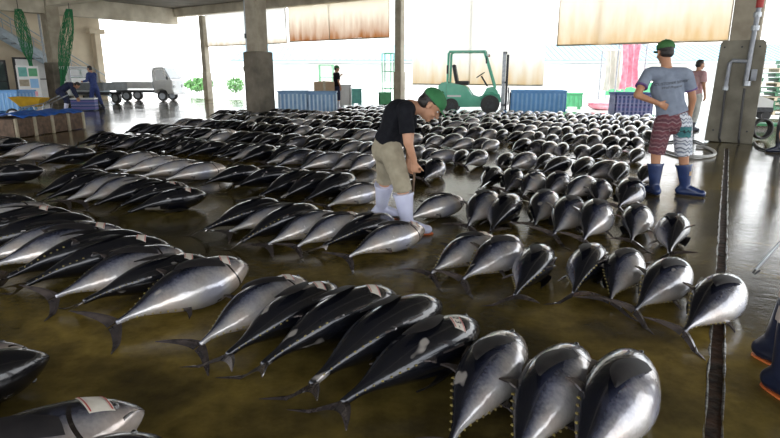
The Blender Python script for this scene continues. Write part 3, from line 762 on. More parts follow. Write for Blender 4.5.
# ================================================================== PEOPLE
def frame_rot(fwd, up):
    f = Vector(fwd).normalized(); u = Vector(up); u = (u - f * u.dot(f)).normalized(); x = f.cross(u)
    return Matrix((x, f, u)).transposed()                # local x right, y forward, z up
def add_hand(B, wrist, d, palm, thumb, curl, s=1.0, fr=.0085):
    """palm from the wrist along d, palm side faces `palm`, thumb leaves towards `thumb`; curl in radians per joint"""
    d = Vector(d).normalized(); pn = Vector(palm); pn = (pn - d * pn.dot(d)).normalized(); lat = d.cross(pn)
    if lat.dot(Vector(thumb)) < 0: lat = -lat
    w0 = Vector(wrist); k = w0 + d * .085 * s
    B.cap(w0, w0 + d * .03 * s, (.026 * s, .019 * s), (.032 * s, .015 * s), u=lat)
    B.cap(w0 + d * .03 * s, k, (.034 * s, .015 * s), (.038 * s, .013 * s), u=lat)
    for i, ln_ in enumerate((.042, .047, .044, .034)):
        p = k + lat * (.030 - .020 * i) * s - d * .006 * s; q = d.copy(); ax = d.cross(pn)
        rot = 0
        for j, f in enumerate((1.0, .62, .5)):
            rot += curl * (.8 if j == 0 else 1)
            v = (d * math.cos(rot) + pn * math.sin(rot)); e = p + v * ln_ * f * s
            B.cap(p, e, fr * s * (1 - .08 * j), fr * s * (.92 - .08 * j), seg=8, e=2); p = e
    p = w0 + d * .025 * s + lat * .026 * s
    v = (d * .75 + lat * .5 + pn * .35).normalized()
    for j, ln_ in enumerate((.038, .03, .024)):
        e = p + v * ln_ * s; B.cap(p, e, fr * 1.2 * s * (1 - .1 * j), fr * 1.1 * s * (1 - .1 * j), seg=8, e=2); p = e
        v = (v + (d * .5 + pn * (.3 + curl * .5) - lat * .25) * .6).normalized()
def head_parts(root, c, fwd, up, skin, hair, cap=None, vox=.006, s=1.0, body=None, brim=True, capback=False):
    """adds the head to the body builder; returns a function that adds eyes, hair and cap afterwards"""
    m = frame_rot(fwd, up); c = Vector(c); P = lambda x, y, z: c + m @ Vector((x, y, z)) * s
    B = body
    B.ell(P(0, -.012, .028), (.074 * s, .094 * s, .088 * s), m)
    B.ell(P(0, .018, -.035), (.058 * s, .070 * s, .078 * s), m)
    B.ell(P(0, .062, -.088), (.026 * s, .024 * s, .022 * s), m, 2)      # chin
    B.cap(P(0, .082, .012), P(0, .104, -.026), .010 * s, .014 * s, seg=8, e=2)
    B.ell(P(0, .074, .030), (.052 * s, .022 * s, .012 * s), m, 2)       # brow
    for sd in (-1, 1):
        B.ell(P(sd * .078, -.008, -.008), (.010 * s, .020 * s, .033 * s), m, 2)
        B.ell(P(sd * .040, .060, -.03), (.022 * s, .022 * s, .024 * s), m, 2)
    B.ell(P(0, .083, -.055), (.024 * s, .010 * s, .008 * s), m, 2)
    def rest():
        for sd in (-1, 1):
            b = MB(); b.ell(P(sd * .031, .075, .010), (.0125 * s, .0105 * s, .0085 * s), m, 2); e = b.build('eye', 'white_eye', root)
            b = MB(); b.ell(P(sd * .031, .0835, .010), (.0052 * s, .003 * s, .0055 * s), m, 2); b.build('pupil', 'eye', e)
            b = MB(); b.cap(P(sd * .018, .090, .030), P(sd * .046, .080, .030), .004 * s, .003 * s, seg=6, e=2); b.build('eyebrow', hair, root)
        b = MB(); b.cap(P(-.018, .089, -.054), P(.018, .089, -.054), .005 * s, .005 * s, seg=8, e=2); b.build('mouth', 'lips', root)
        b = MB(); b.ell(P(0, -.024, .045), (.081 * s, .094 * s, .084 * s), m); b.ell(P(0, -.05, -.01), (.074 * s, .064 * s, .062 * s), m)
        b.ell(P(0, .02, .09), (.06 * s, .05 * s, .04 * s), m, 2)
        b.remesh('hair', hair, root, .008, 2)
        if cap:
            b = MB(); b.ell(P(0, -.012, .058), (.092 * s, .108 * s, .082 * s), m)
            for v in [v for v in b.bm.verts]:
                l = m.transposed() @ (v.co - c) / s
                if l.z < .036: l.z = .036 + (l.z - .036) * .06; v.co = c + m @ l * s
            k = b.build('cap', cap, root)
            b = MB(); b.ell(P(0, -.012, .142), (.010 * s, .010 * s, .006 * s), m, 2); b.build('cap_button', cap, k)
            if brim:
                b = MB(); o = []
                for i in range(13):
                    a = math.pi * i / 12; o.append((.085 * math.cos(a), .065 + .085 * math.sin(a)))
                o += [(-.06, .085), (0, .098), (.06, .085)]
                b.prism(o, .006, lambda x, y, t: P(x, y, .042 - .16 * (y - .065) - 2.2 * x * x * .6 + t)); b.build('brim', cap, k, smooth=False)
    return rest
def boots(root, ank, toe_dir, top, mat, sole, s=1.0, h=.34, r_top=.062):
    """a rubber boot: shaft towards the knee, foot and sole flat on the ground"""
    a = Vector(ank); d = Vector(toe_dir).normalized(); d.z = 0; d.normalize(); t = Vector(top)
    g = Vector((a.x, a.y, 0)); lat = Vector((-d.y, d.x, 0))
    B = MB()
    B.cap(g + Vector((0, 0, .10)), t, .047 * s, r_top * s, flat1=True, seg=18)
    B.cap(g - d * .05 * s + Vector((0, 0, .055)), g + Vector((0, 0, .11)), (.042 * s, .042 * s), (.05 * s, .05 * s))
    B.cap(g - d * .045 * s + Vector((0, 0, .048)), g + d * .16 * s + Vector((0, 0, .042)), (.042 * s, .040 * s), (.048 * s, .034 * s), u=lat)
    B.cap(g + Vector((0, 0, .09)), g + d * .11 * s + Vector((0, 0, .055)), (.046 * s, .045 * s), (.045 * s, .036 * s), u=lat)
    o = B.remesh('boot', mat, root, .008, 3)
    S = MB(); pts = []
    for i in range(20):
        q = 2 * math.pi * i / 20; x = math.cos(q); pts.append(((.057 * s + .146 * s * x), (.041 + .005 * x) * s * math.copysign(abs(math.sin(q)) ** .7, math.sin(q))))
    S.prism(pts, .009, lambda x, y, z: g + d * x + lat * y + Vector((0, 0, .0065 + z)))
    S.build('sole', sole, o, smooth=False)
    b = MB(); dd = (t - (g + Vector((0, 0, .1)))).normalized(); b.cyl(t - dd * .022, t + dd * .002, (r_top + .003) * s, 18); b.build('boot_rim', mat, o)
    return o
def person(label, J, loc=(0, 0, 0), rz=0, skin='skin', hair='hair', cap=None, shirt='black_shirt', pants='khaki', boot='whiteboot', sole='orange',
           sleeve=.75, leg=1.15, vox=.007, hands=((.5,), (.5,)), boot_h=.33, cap_brim=True, group=None, capback=False, shirt_hem=.0, long_sleeve=False, shorts_split=None, cuff=None, boot_s=1.0, boot_r=.062, head_s=1.0):
    r = thing('person', label, 'person', loc, rz, group)
    V = {k: Vector(v) for k, v in J.items()}
    right = (V['shR'] - V['shL']).normalized()
    spine = (V['chest'] - V['pelvis']).normalized(); fwd = spine.cross(right) * -1
    fwd = right.cross(spine) * -1 if fwd.dot(V['face']) < 0 else fwd
    B = MB()
    hipc = V['pelvis']; ch = V['chest']; mid = hipc.lerp(ch, .45)
    B.cap(hipc, mid, (.150, .108), (.132, .098), u=right); B.cap(mid, ch, (.132, .098), (.158, .112), u=right)
    sc_m = (V['shL'] + V['shR']) / 2
    B.cap(V['shL'].lerp(V['shR'], .12), V['shR'].lerp(V['shL'], .12), (.062, .07), (.062, .07))
    B.cap(ch, sc_m.lerp(V['neck'], .3), (.145, .10), (.08, .07), u=right)
    hc = V['head']; hb = hc - frame_rot(V['face'], V['headup']) @ Vector((0, .02, .06))
    B.cap(sc_m.lerp(V['neck'], .4), hb, (.056, .060), (.052, .058), u=right)
    rest = head_parts(r, hc, V['face'], V['headup'], skin, hair, cap, body=B, brim=cap_brim, s=head_s)
    for i, sd in enumerate('LR'):
        B.cap(V['sh' + sd], V['el' + sd], .050, .040); B.cap(V['el' + sd], V['wr' + sd], .040, .027)
        dr = V.get('hand' + sd, V['wr' + sd] - V['el' + sd]); pl = V['palm' + sd]; th = V['thumb' + sd]
        add_hand(B, V['wr' + sd], dr, pl, th, hands[i][0])
        B.cap(V['hip' + sd], V['kn' + sd], .084, .057); B.cap(V['kn' + sd], V['an' + sd], .056, .04)
    B.remesh('body', skin, r, vox, 2, .5)
    rest()
    # shirt
    S = MB(); e = .016
    hem = hipc + (ch - hipc) * shirt_hem
    S.cap(hem, mid, (.158 + e, .118 + e), (.140 + e, .108 + e), u=right, flat0=True); S.cap(mid, ch, (.140 + e, .108 + e), (.162 + e, .116 + e), u=right)
    S.cap(V['shL'].lerp(V['shR'], .1), V['shR'].lerp(V['shL'], .1), .070 + e * .6, .070 + e * .6)
    S.cap(ch, sc_m.lerp(V['neck'], .25), (.15 + e, .108 + e), (.078 + e, .072 + e), u=right, flat1=True)
    for sd in 'LR':
        a, b_ = V['sh' + sd], V['el' + sd]
        if long_sleeve: S.cap(a, b_, .062, .054); S.cap(b_, V['wr' + sd].lerp(b_, .06), .054, .042, flat1=True)
        else: S.cap(a, a.lerp(b_, sleeve), .062, .068, flat1=True)
    so = S.remesh('shirt', shirt, r, .009, 3)
    if cuff:
        for sd in 'LR':
            a, b_ = V['sh' + sd], V['el' + sd]; p = a.lerp(b_, sleeve); dd = (b_ - a).normalized()
            MB().cyl(p - dd * .014, p + dd * .003, .0705, 18).build('sleeve_cuff', cuff, so)
    # trousers or shorts
    def pant(side=None, mat=pants, nm='trousers'):
        T = MB()
        if side is None or side == 0:
            T.cap(hipc + spine * .07, hipc - spine * .06, (.162, .122), (.17, .13), u=right, flat0=True)
        for k, sd in ((0, 'L'), (1, 'R')):
            if side is not None and k != side: continue
            if side is not None:
                T.cap(hipc.lerp(V['hip' + sd], .72) + spine * .09, V['hip' + sd].lerp(hipc, .2) - spine * .05, (.092, .125), (.10, .125), u=right, flat0=True)
            h_, k_, a_ = V['hip' + sd], V['kn' + sd], V['an' + sd]
            T.cap(h_, h_.lerp(k_, min(1, leg)), .105, .092 if leg <= 1 else .080, flat1=leg <= 1)
            if leg > 1: T.cap(k_, k_.lerp(a_, leg - 1), .080, .086 if leg < 1.6 else .062, flat1=True)
        return T.remesh(nm, mat, r, .009, 3)
    if shorts_split:
        for k, mt in enumerate(shorts_split): tag(pant(k, mt[0], 'shorts_leg'), mt[1])
    else: pant()
    for sd in 'LR':
        a, k_ = V['an' + sd], V['kn' + sd]; g = Vector((a.x, a.y, .1)); L = (k_ - g)
        boots(r, a, V['toe' + sd], g + L.normalized() * (boot_h - .1), boot, sole, boot_s, r_top=boot_r)
    return r, V, so

# man bending over the second row, seen from his right side
JB = dict(pelvis=(-.015, 4.98, .775), chest=(.075, 4.93, 1.03), neck=(.225, 4.90, 1.125), shL=(.175, 5.10, 1.075), shR=(.125, 4.745, 1.075),
          head=(.345, 4.89, 1.105), face=(.66, -.10, -.70), headup=(.70, 0, .66),
          elR=(.150, 4.70, .815), wrR=(.205, 4.735, .655), handR=(.06, .05, -1), palmR=(.5, .8, 0), thumbR=(.8, -.5, 0),
          elL=(.18, 5.14, .83), wrL=(.17, 4.98, .66), handL=(.1, -.2, -1), palmL=(0, -1, 0), thumbL=(1, 0, 0),
          hipR=(.005, 4.88, .735), hipL=(-.035, 5.09, .735), knR=(.105, 4.79, .435), knL=(-.045, 5.24, .43), anR=(.15, 4.80, .1), anL=(-.085, 5.37, .1),
          toeR=(1, -.1, 0), toeL=(1, -.05, 0))
pb, VB, sb = person('man in a green cap and black T-shirt bending over the tuna with a cane', JB, cap='greencap', shirt='black_shirt', pants='khaki', boot='whiteboot', sole='orange',
                sleeve=.72, leg=1.14, hands=((.35,), (1.15,)), boot_h=.37, shirt_hem=.06, skin='skin', boot_s=1.15, boot_r=.078, head_s=1.08)
# the cane in his right hand
b = MB(); b.tube([(.218, 4.80, .60), (.212, 4.80, .56), (.205, 4.80, .45), (.196, 4.80, .31), (.188, 4.80, .205)], [.011, .011, .010, .009, .007], 8)
r = thing('wooden_cane', "short brown wooden cane held in the bending man's right hand", 'cane'); b.build('shaft', 'wood', r)
b = MB(); b.tube([(.188, 4.80, .205), (.186, 4.80, .19), (.195, 4.80, .178), (.21, 4.80, .182)], .004, 6); b.build('hook', 'darksteel', r)

# man in the grey T-shirt, seen from behind
JG = dict(pelvis=(3.20, 6.45, .89), chest=(3.095, 6.47, 1.235), neck=(3.06, 6.49, 1.45), shL=(2.885, 6.50, 1.375), shR=(3.285, 6.42, 1.365),
          head=(3.055, 6.52, 1.60), face=(-.08, .97, -.18), headup=(0, .14, 1),
          elL=(2.745, 6.40, 1.145), wrL=(2.965, 6.335, 1.055), handL=(.9, .12, -.35), palmL=(0, 1, .1), thumbL=(0, 0, 1),
          elR=(3.39, 6.44, 1.10), wrR=(3.405, 6.50, .875), handR=(0, .05, -1), palmR=(-1, .1, 0), thumbR=(0, 1, 0),
          hipL=(3.11, 6.47, .84), hipR=(3.30, 6.43, .84), knL=(3.075, 6.49, .47), knR=(3.375, 6.45, .46), anL=(3.09, 6.47, .1), anR=(3.435, 6.44, .1),
          toeL=(-.2, 1, 0), toeR=(.75, -.5, 0))
pg, VG, sg = person('man in a grey T-shirt seen from behind with one hand on his hip', JG, cap='olivecap', shirt='grey_shirt', boot='blueboot', sole='darksole',
                sleeve=.62, leg=.98, hands=((.3,), (.35,)), boot_h=.37, shirt_hem=.12, boot_s=1.15, boot_r=.078, skin='skin2', cap_brim=True, cuff='purple',
                shorts_split=(('maroon', 'maroon patterned leg of the shorts'), ('zigzag', 'white and grey zigzag leg of the shorts')))
# teal patch on the right leg of the shorts and badge on the boot
def surf_patch(me_obj, o, d, fn, nx, ny, name, mat, parent, lift=.003):
    """a patch of cloth laid on a mesh: fn(i, j) gives a start point that is cast along d"""
    bv = BVHTree.FromPolygons([v.co for v in me_obj.data.vertices], [list(p.vertices) for p in me_obj.data.polygons])
    b = MB(); V = []
    for i in range(nx + 1):
        rw = []
        for j in range(ny + 1):
            p = fn(i / nx, j / ny); h = bv.ray_cast(p, d)[0]; rw.append(b.bm.verts.new((h if h else p + d * .3) - d * lift))
        V.append(rw)
    for i in range(nx):
        for j in range(ny): b.bm.faces.new((V[i][j], V[i + 1][j], V[i + 1][j + 1], V[i][j + 1]))
    return b.build(name, mat, parent)
zz = [c for c in pg.children if c.name.startswith('shorts_leg')][1]
surf_patch(zz, None, Vector((0, 1, 0)), lambda i, j: Vector((3.235 + .14 * i, 6.0, .68 + .12 * j)), 8, 8, 'teal_patch', 'tealpatch', zz)
bt = [c for c in pg.children if c.name.startswith('boot')][1]
surf_patch(bt, None, Vector((0, 1, 0)), lambda i, j: Vector((3.425 + .035 * i, 6.0, .24 + .05 * j)), 4, 4, 'boot_badge', 'card', bt)
# print across the shoulders
bvs = BVHTree.FromPolygons([v.co for v in sg.data.vertices], [list(p.vertices) for p in sg.data.polygons])
for txt, size, cx, cz, sh in (('CUSTOMER SERVICE', .037, 3.105, 1.265, .25), ('Well Prepared', .037, 3.10, 1.22, .3)):
    fm = font_mesh(txt, size, 'ink', 'shirt_print', sh, 0)
    for v in fm.vertices:
        p = Vector((cx + v.co.x, 5.8, cz + v.co.y + .13 * v.co.x)); h = bvs.ray_cast(p, Vector((0, 1, 0)))[0]
        v.co = (h if h else Vector((p.x, 6.4, p.z))) + Vector((0, -.004, 0))
    k = bpy.data.objects.new('shirt_print', fm); col.objects.link(k); k.parent = sg

# a simple standing figure in its own frame: faces +y
def stand(face_turn=0, lean=0.0, armL=None, armR=None, legs=(0, 0), h=1.0):
    L = lambda x, y, z: (x * h, y * h, z * h)
    d = dict(pelvis=L(0, 0, .90), chest=L(0, lean * .4, 1.25), neck=L(0, lean * .6, 1.46), shL=L(-.19, lean * .5, 1.39), shR=L(.19, lean * .5, 1.39), head=L(0, lean * .75 + .03, 1.60),
             face=(math.sin(face_turn), math.cos(face_turn), -.12 - lean * .5), headup=(0, .1, 1),
             elL=L(-.25, -.02, 1.12), wrL=L(-.24, .06, .88), handL=(0, .1, -1), palmL=(1, 0, 0), thumbL=(0, 1, 0),
             elR=L(.25, -.02, 1.12), wrR=L(.24, .06, .88), handR=(0, .1, -1), palmR=(-1, 0, 0), thumbR=(0, 1, 0),
             hipL=L(-.095, 0, .85), hipR=L(.095, 0, .85), knL=L(-.10, .03 + legs[0] * .5, .48), knR=L(.10, .03 + legs[1] * .5, .48), anL=L(-.11, legs[0], .1), anR=L(.11, legs[1], .1), toeL=(-.1, 1, 0), toeR=(.1, 1, 0))
    for sd, a in (('L', armL), ('R', armR)):
        if a: d['el' + sd], d['wr' + sd], d['hand' + sd] = L(*a[0]), L(*a[1]), a[2]
    return d
M['checkshirt'] = mk_zigzag('red_check', [(0, (.62, .3, .32)), (.4, (.72, .62, .62)), (.6, (.55, .22, .26)), (.85, (.7, .55, .56))], 16)
M['lightpants'] = pm('pale_trousers', (.62, .63, .6), (.52, .53, .5), 12, .8)
person('man in a red checked shirt and pale trousers standing by the right column', stand(.2, legs=(.05, -.06)), (7.58, 14.3, 0), R(-75), shirt='checkshirt', pants='lightpants', boot='navyboot', sole='darksole', leg=1.7, boot_h=.3, shirt_hem=-.1, vox=.009)
person('man in a black T-shirt and green cap standing behind the striped blue bins', stand(.3, armL=((-.24, .1, 1.16), (-.05, .22, 1.34), (.5, .1, .5))), (-2.18, 23.6, 0), R(-60), cap='greencap', shirt='black_shirt', pants='navy', boot='whiteboot', sole='darksole', leg=1.3, boot_h=.33, vox=.01)
person('man in blue overalls walking by the white trucks', stand(0, lean=.12, armR=((.24, .12, 1.15), (.14, .38, 1.12), (0, 1, 0)), armL=((-.24, .1, 1.14), (-.16, .36, 1.10), (0, 1, 0)), legs=(.16, -.22)), at(97, 23.6), R(75), shirt='overall', pants='overall', boot='navyboot', sole='darksole', long_sleeve=True, leg=1.75, boot_h=.3, shirt_hem=-.1, vox=.01)
JC = dict(pelvis=(0, -.12, .78), chest=(0, .16, .98), neck=(0, .34, 1.04), shL=(-.19, .28, 1.02), shR=(.19, .28, 1.02), head=(0, .46, .98), face=(0, .55, -.8), headup=(0, .8, .5),
          elL=(-.22, .34, .74), wrL=(-.16, .42, .52), handL=(.1, .2, -1), palmL=(1, 0, 0), thumbL=(0, 1, 0), elR=(.22, .34, .74), wrR=(.16, .42, .52), handR=(-.1, .2, -1), palmR=(-1, 0, 0), thumbR=(0, 1, 0),
          hipL=(-.1, -.1, .74), hipR=(.1, -.1, .74), knL=(-.13, .06, .43), knR=(.13, .06, .43), anL=(-.14, -.03, .1), anR=(.14, -.03, .1), toeL=(-.1, 1, 0), toeR=(.1, 1, 0))
person('person in dark navy clothes and white boots bending down beside the left column', JC, at(67, 21.6), R(-70), shirt='navy', pants='navy', boot='whiteboot', sole='darksole', long_sleeve=True, leg=1.3, boot_h=.36, vox=.01)
M['wetgear'] = pm('black_wet_gear', (.012, .013, .016), (.03, .03, .034), 6, .35, coat=.3)
person('person in black wet-weather clothes at the right edge of the hall', stand(.2, legs=(.06, -.1)), at(781, 10.2), R(60), shirt='wetgear', pants='wetgear', boot='navyboot', sole='darksole', long_sleeve=True, leg=1.8, boot_h=.3, shirt_hem=-.2, cap='greencap', vox=.009)
JN = stand(0, lean=.03)
JN.update(anR=(.176, .073, .1), anL=(-.065, -.146, .1), knR=(.15, .085, .48), knL=(-.085, -.05, .48), toeR=(.1, 1, 0), toeL=(-.1, 1, 0), wrR=(.215, .03, .90), elR=(.235, -.04, 1.13), handR=(0, .15, -1))
NX, NY, NR = 1.85, 2.33, R(-159.6)
pn_, VN, sn_ = person('person in beige trousers and navy boots with orange-edged soles at the lower right', JN, (NX, NY, 0), NR, shirt='offwhite', pants='beige', boot='navyboot', sole='orange', leg=1.38, boot_h=.43, boot_s=1.08, boot_r=.078, vox=.008, hands=((.3,), (1.0,)), shirt_hem=-.05)
q = Matrix.Rotation(NR, 3, 'Z') @ (VN['wrR'] + Vector((-.018, .02, -.085))) + Vector((NX, NY, 0))
tip = Vector((1.545, 2.25, .565)); up = (q - tip).normalized()
r = thing('hooked_pole', 'thin steel pole slanting down from the right edge above the navy boots', 'pole')
b = MB(); b.tube([tip, tip.lerp(q, .5), q + up * .12], [.006, .006, .008], 8); b.build('shaft', 'steel', r)
b = MB(); b.tube([tip + up * .005, tip - up * .02, tip - up * .03 + Vector((.015, 0, .004)), tip - up * .015 + Vector((.026, 0, .008))], .004, 6); b.build('hook', 'darksteel', r)
b = MB(); b.tube([q - up * .08, q + up * .13], .013, 10); b.build('grip', 'rubber', r)

# ================================================================== BINS, CRATES, NETS
def bin_(name, label, cat, pos, rz, sx_, sy, sz, mat, ribs=8, group=None, lid=None, rimm=None):
    r = thing(name, label, cat, pos, rz, group)
    b = MB(); t = .045
    for q in (-1, 1):
        b.box((0, q * (sy - t) / 2, sz / 2 + .05), (sx_, t, sz - .1), bev=.01); b.box((q * (sx_ - t) / 2, 0, sz / 2 + .05), (t, sy, sz - .1), bev=.01)
    b.box((0, 0, .13), (sx_ - .02, sy - .02, .06))
    b.build('tub', mat, r, smooth=False); b = MB()
    for i in range(ribs):
        x = -sx_ / 2 + sx_ * (i + .5) / ribs
        for q in (-1, 1): b.box((x, q * sy / 2, sz / 2), (sx_ / ribs * .42, .03, sz - .2), bev=.008)
    nb = max(2, int(ribs * sy / sx_))
    for i in range(nb):
        y = -sy / 2 + sy * (i + .5) / nb
        for q in (-1, 1): b.box((q * sx_ / 2, y, sz / 2), (.03, sy / nb * .42, sz - .2), bev=.008)
    b.build('side_ribs', {'blue': 'ribblue', 'paleblue': 'ribpale', 'plaid': 'ribplaid'}.get(mat, mat), r, smooth=False)
    b = MB()
    for q in (-1, 1):
        b.box((0, q * sy / 2, sz - .02), (sx_ + .06, .06, .06), bev=.012); b.box((q * sx_ / 2, 0, sz - .02), (.06, sy + .06, .06), bev=.012)
    b.build('rim', rimm or mat, r, smooth=False)
    for q in (-.36, .36): MB().box((q * sx_, 0, .05), (.14, sy, .1), bev=.01).build('skid', mat, r, smooth=False)
    return r
VIEW = lambda p: -math.atan2(p.x, p.y)
bn = 'blue fish bins'
p = at(475, 21.2) + Vector((math.cos(R(12)), -math.sin(R(12)), 0)) * 2.22; bin_('fish_bin', "long ribbed blue bin in front of the forklift's forks", 'bin', p, -R(12), 1.88, 1.1, .83, 'blue', 12, bn)
p = at(295, 21.0); bin_('fish_bin', 'striped pale blue bin beside the middle column', 'bin', p, VIEW(p) * .3, 1.04, .9, .80, 'paleblue', 7, bn)
p = at(323, 21.0); bin_('fish_bin', 'striped pale blue bin in front of the brown cardboard box', 'bin', p, VIEW(p) * .3, 1.0, .9, .78, 'paleblue', 7, bn)
p = at(629, 18.9); bin_('fish_bin', 'purple-blue slatted bin left of the man in the grey T-shirt', 'bin', p, VIEW(p) * .4, 1.16, .95, .80, 'plaid', 9, bn)
p = at(17, 21.2); bin_('fish_bin', 'blue bin by the left wall behind the yellow barrow', 'bin', p, -.1, 1.0, .9, .82, 'blue', 6, bn)
p = at(356, 26.5); bin_('teal_tub', 'teal green tub behind the man in the black T-shirt and green cap', 'bin', p, 0, .5, .5, .75, 'tealp', 4, 'green plastic tubs')
p = at(346, 25); bin_('white_tub', 'tall white box just right of the standing man in black', 'box', p, 0, .46, .6, .95, 'white', 3)
p = at(325, 22.9)
r = thing('cardboard_box', 'brown cardboard box behind the striped blue bins', 'box', p, .1)
MB().box((0, 0, .55), (.8, .6, 1.1), bev=.01).build('carton', 'card', r, smooth=False)
b = MB(); b.box((-.2, 0, 1.11), (.4, .6, .015), Euler((0, R(-6), 0))); b.build('flap', 'card', r, smooth=False); b = MB(); b.box((.2, 0, 1.11), (.4, .6, .015), Euler((0, R(5), 0))); b.build('flap', 'card', r, smooth=False)
MB().box((0, -.305, .7), (.1, .008, .9)).build('packing_tape', 'paletimber', r, smooth=False)
for x, lb in ((90, 'small blue and white crate at the feet of the man in blue overalls'), (81, 'small blue and white crate beside the bending person in navy')):
    p = at(x, 22.6); r = thing('small_crate', lb, 'crate', p, .15, 'small crates by the left column')
    b = MB()
    for q in (-1, 1): b.box((0, q * .19, .24), (.52, .025, .42)); b.box((q * .26, 0, .24), (.025, .38, .42))
    b.box((0, 0, .05), (.52, .38, .03)); b.build('tub', 'plaid', r, smooth=False)
    b = MB()
    for q in (-1, 1): b.box((0, q * .19, .46), (.56, .04, .05)); b.box((q * .26, 0, .46), (.04, .42, .05))
    b.build('rim', 'white', r, smooth=False)
# long wooden pen with a blue tarpaulin on top
A, Bp = G(16, 139), G(86, 128.5); d = Bp - A; rz = math.atan2(d.y, d.x)
r = thing('wooden_crate', 'low weathered wooden crate in front of the left column', 'crate', A, rz)
L = d.length; b = MB()
for q in (0, 1): b.box((L / 2, .04 + q * .9, .22), (L, .05, .40)); b.box((.03 + q * (L - .06), .48, .22), (.05, .9, .40))
b.build('planks', 'wood', r, smooth=False)
for k in range(5):
    MB().box((.06 + (L - .12) * k / 4, .0, .22), (.07, .05, .43), bev=.006).build('post', 'paletimber', r, smooth=False)
MB().box((L / 2, .49, .36), (L - .06, .86, .04)).build('cover_board', 'wood', r, smooth=False)
rt = r
b = MB(); nx, ny = 30, 12; V = []
for i in range(nx + 1):
    rw = []
    for j in range(ny + 1):
        x = .32 + (L - .36) * i / nx; y = .05 + .85 * j / ny
        z = .445 + .03 * abs(math.sin(x * 9 + y * 4)) + .04 * abs(math.sin(y * 7 - x * 3)) - (.05 * max(0, (.15 - (y - .05)) / .15) * (1 if j == 0 else 0))
        rw.append(b.bm.verts.new((x, y - (.05 if j == 0 else 0), z)))
    V.append(rw)
for i in range(nx):
    for j in range(ny): b.bm.faces.new((V[i][j], V[i + 1][j], V[i + 1][j + 1], V[i][j + 1]))
bmesh.ops.recalc_face_normals(b.bm, faces=b.bm.faces[:]); bmesh.ops.solidify(b.bm, geom=b.bm.faces[:], thickness=.012)
o = b.build('blue_tarpaulin', 'tarpblue'); o.location = A; o.rotation_euler = (0, 0, rz); tag(o, 'crumpled blue tarpaulin spread over the wooden crate', 'tarpaulin')
# yellow wheelbarrow behind the crate
p = at(36, 17.0); r = thing('wheelbarrow', 'yellow wheelbarrow standing behind the wooden crate', 'wheelbarrow', p, .1)
b = MB(); b.rings([[Vector(q) for q in ((-.28, -.2, .46), (.2, -.2, .46), (.2, .2, .46), (-.28, .2, .46))], [Vector(q) for q in ((-.52, -.32, .74), (.36, -.32, .70), (.36, .32, .70), (-.52, .32, .74))]], True, False)
bmesh.ops.solidify(b.bm, geom=b.bm.faces[:], thickness=.015); b.build('tray', 'yellow', r, smooth=False)
for q in (-1, 1):
    b = MB(); b.tube([(-.62, q * .06, .2), (-.2, q * .2, .45), (.4, q * .26, .55), (.9, q * .28, .78)], .018, 8); b.build('handle', 'steel', r)
    b = MB(); b.tube([(.1, q * .22, .48), (.25, q * .26, .0)], .018, 8); b.tube([(.42, q * .26, .54), (.25, q * .26, .0)], .018, 8); b.build('leg', 'steel', r)
b = MB(); b.tube([(-.62 + .17 * math.cos(a), 0, .2 + .17 * math.sin(a)) for a in [2 * math.pi * k / 20 for k in range(21)]], .035, 10); wh = b.build('wheel', 'rubber', r)
b = MB(); b.cyl((-.62, -.07, .2), (-.62, .07, .2), .05); b.cyl((-.62, -.012, .2), (-.62, .012, .2), .15); b.build('hub', 'steel', wh)

# hanging green nets
def hang_net(label, top, bot, r0, r1, n=44):
    r = thing('hanging_net', label, 'net', (bot.x, bot.y, 0), 0, 'green nets hanging from the beam')
    t = top - Vector((bot.x, bot.y, 0)); q = bot - Vector((bot.x, bot.y, 0)); b = MB(); rnd = random.Random(n)
    for k in range(n):
        a0 = 2 * math.pi * k / n; dr = rnd.choice((-1, 1)) * rnd.uniform(1.5, 3.5); ph = rnd.random() * 6; pts = []
        for i in range(17):
            u = i / 16; rr = r0 + (r1 - r0) * math.sin(math.pi * min(1, u * 1.05 + .05)) ** .8 * (1 if u < .75 else 1 - .5 * (u - .75) / .25); rr *= .55 + .45 * math.sin(ph + u * 5) ** 2
            a = a0 + dr * u; p = t.lerp(q, u); pts.append(p + Vector((rr * math.cos(a), rr * math.sin(a), 0)))
        b.tube(pts, .009, 4)
    b.build('mesh_strands', 'net', r)
    b = MB(); b.tube([t + Vector((0, 0, .9)), t + Vector((0, 0, -.1))], .015, 6); b.build('hanging_rope', 'hose', r)
    return r
D = 27.0
def P3(x, y, d):
    a = math.atan((y - 219) / FPX) + PITCH; Z = CAM_H - d * math.tan(a); dep = d * math.cos(PITCH) + (CAM_H - Z) * math.sin(PITCH)
    return Vector(((x - 390) * dep / FPX, d, Z))
hang_net('dark green net bundle hanging left of the left column', P3(18, 9, 27), P3(31, 66, 27), .08, .30, 46)
hang_net('green net bundle hanging right of the left column, reaching lower', P3(69, 9, 27), P3(62, 86, 27), .08, .30, 48)
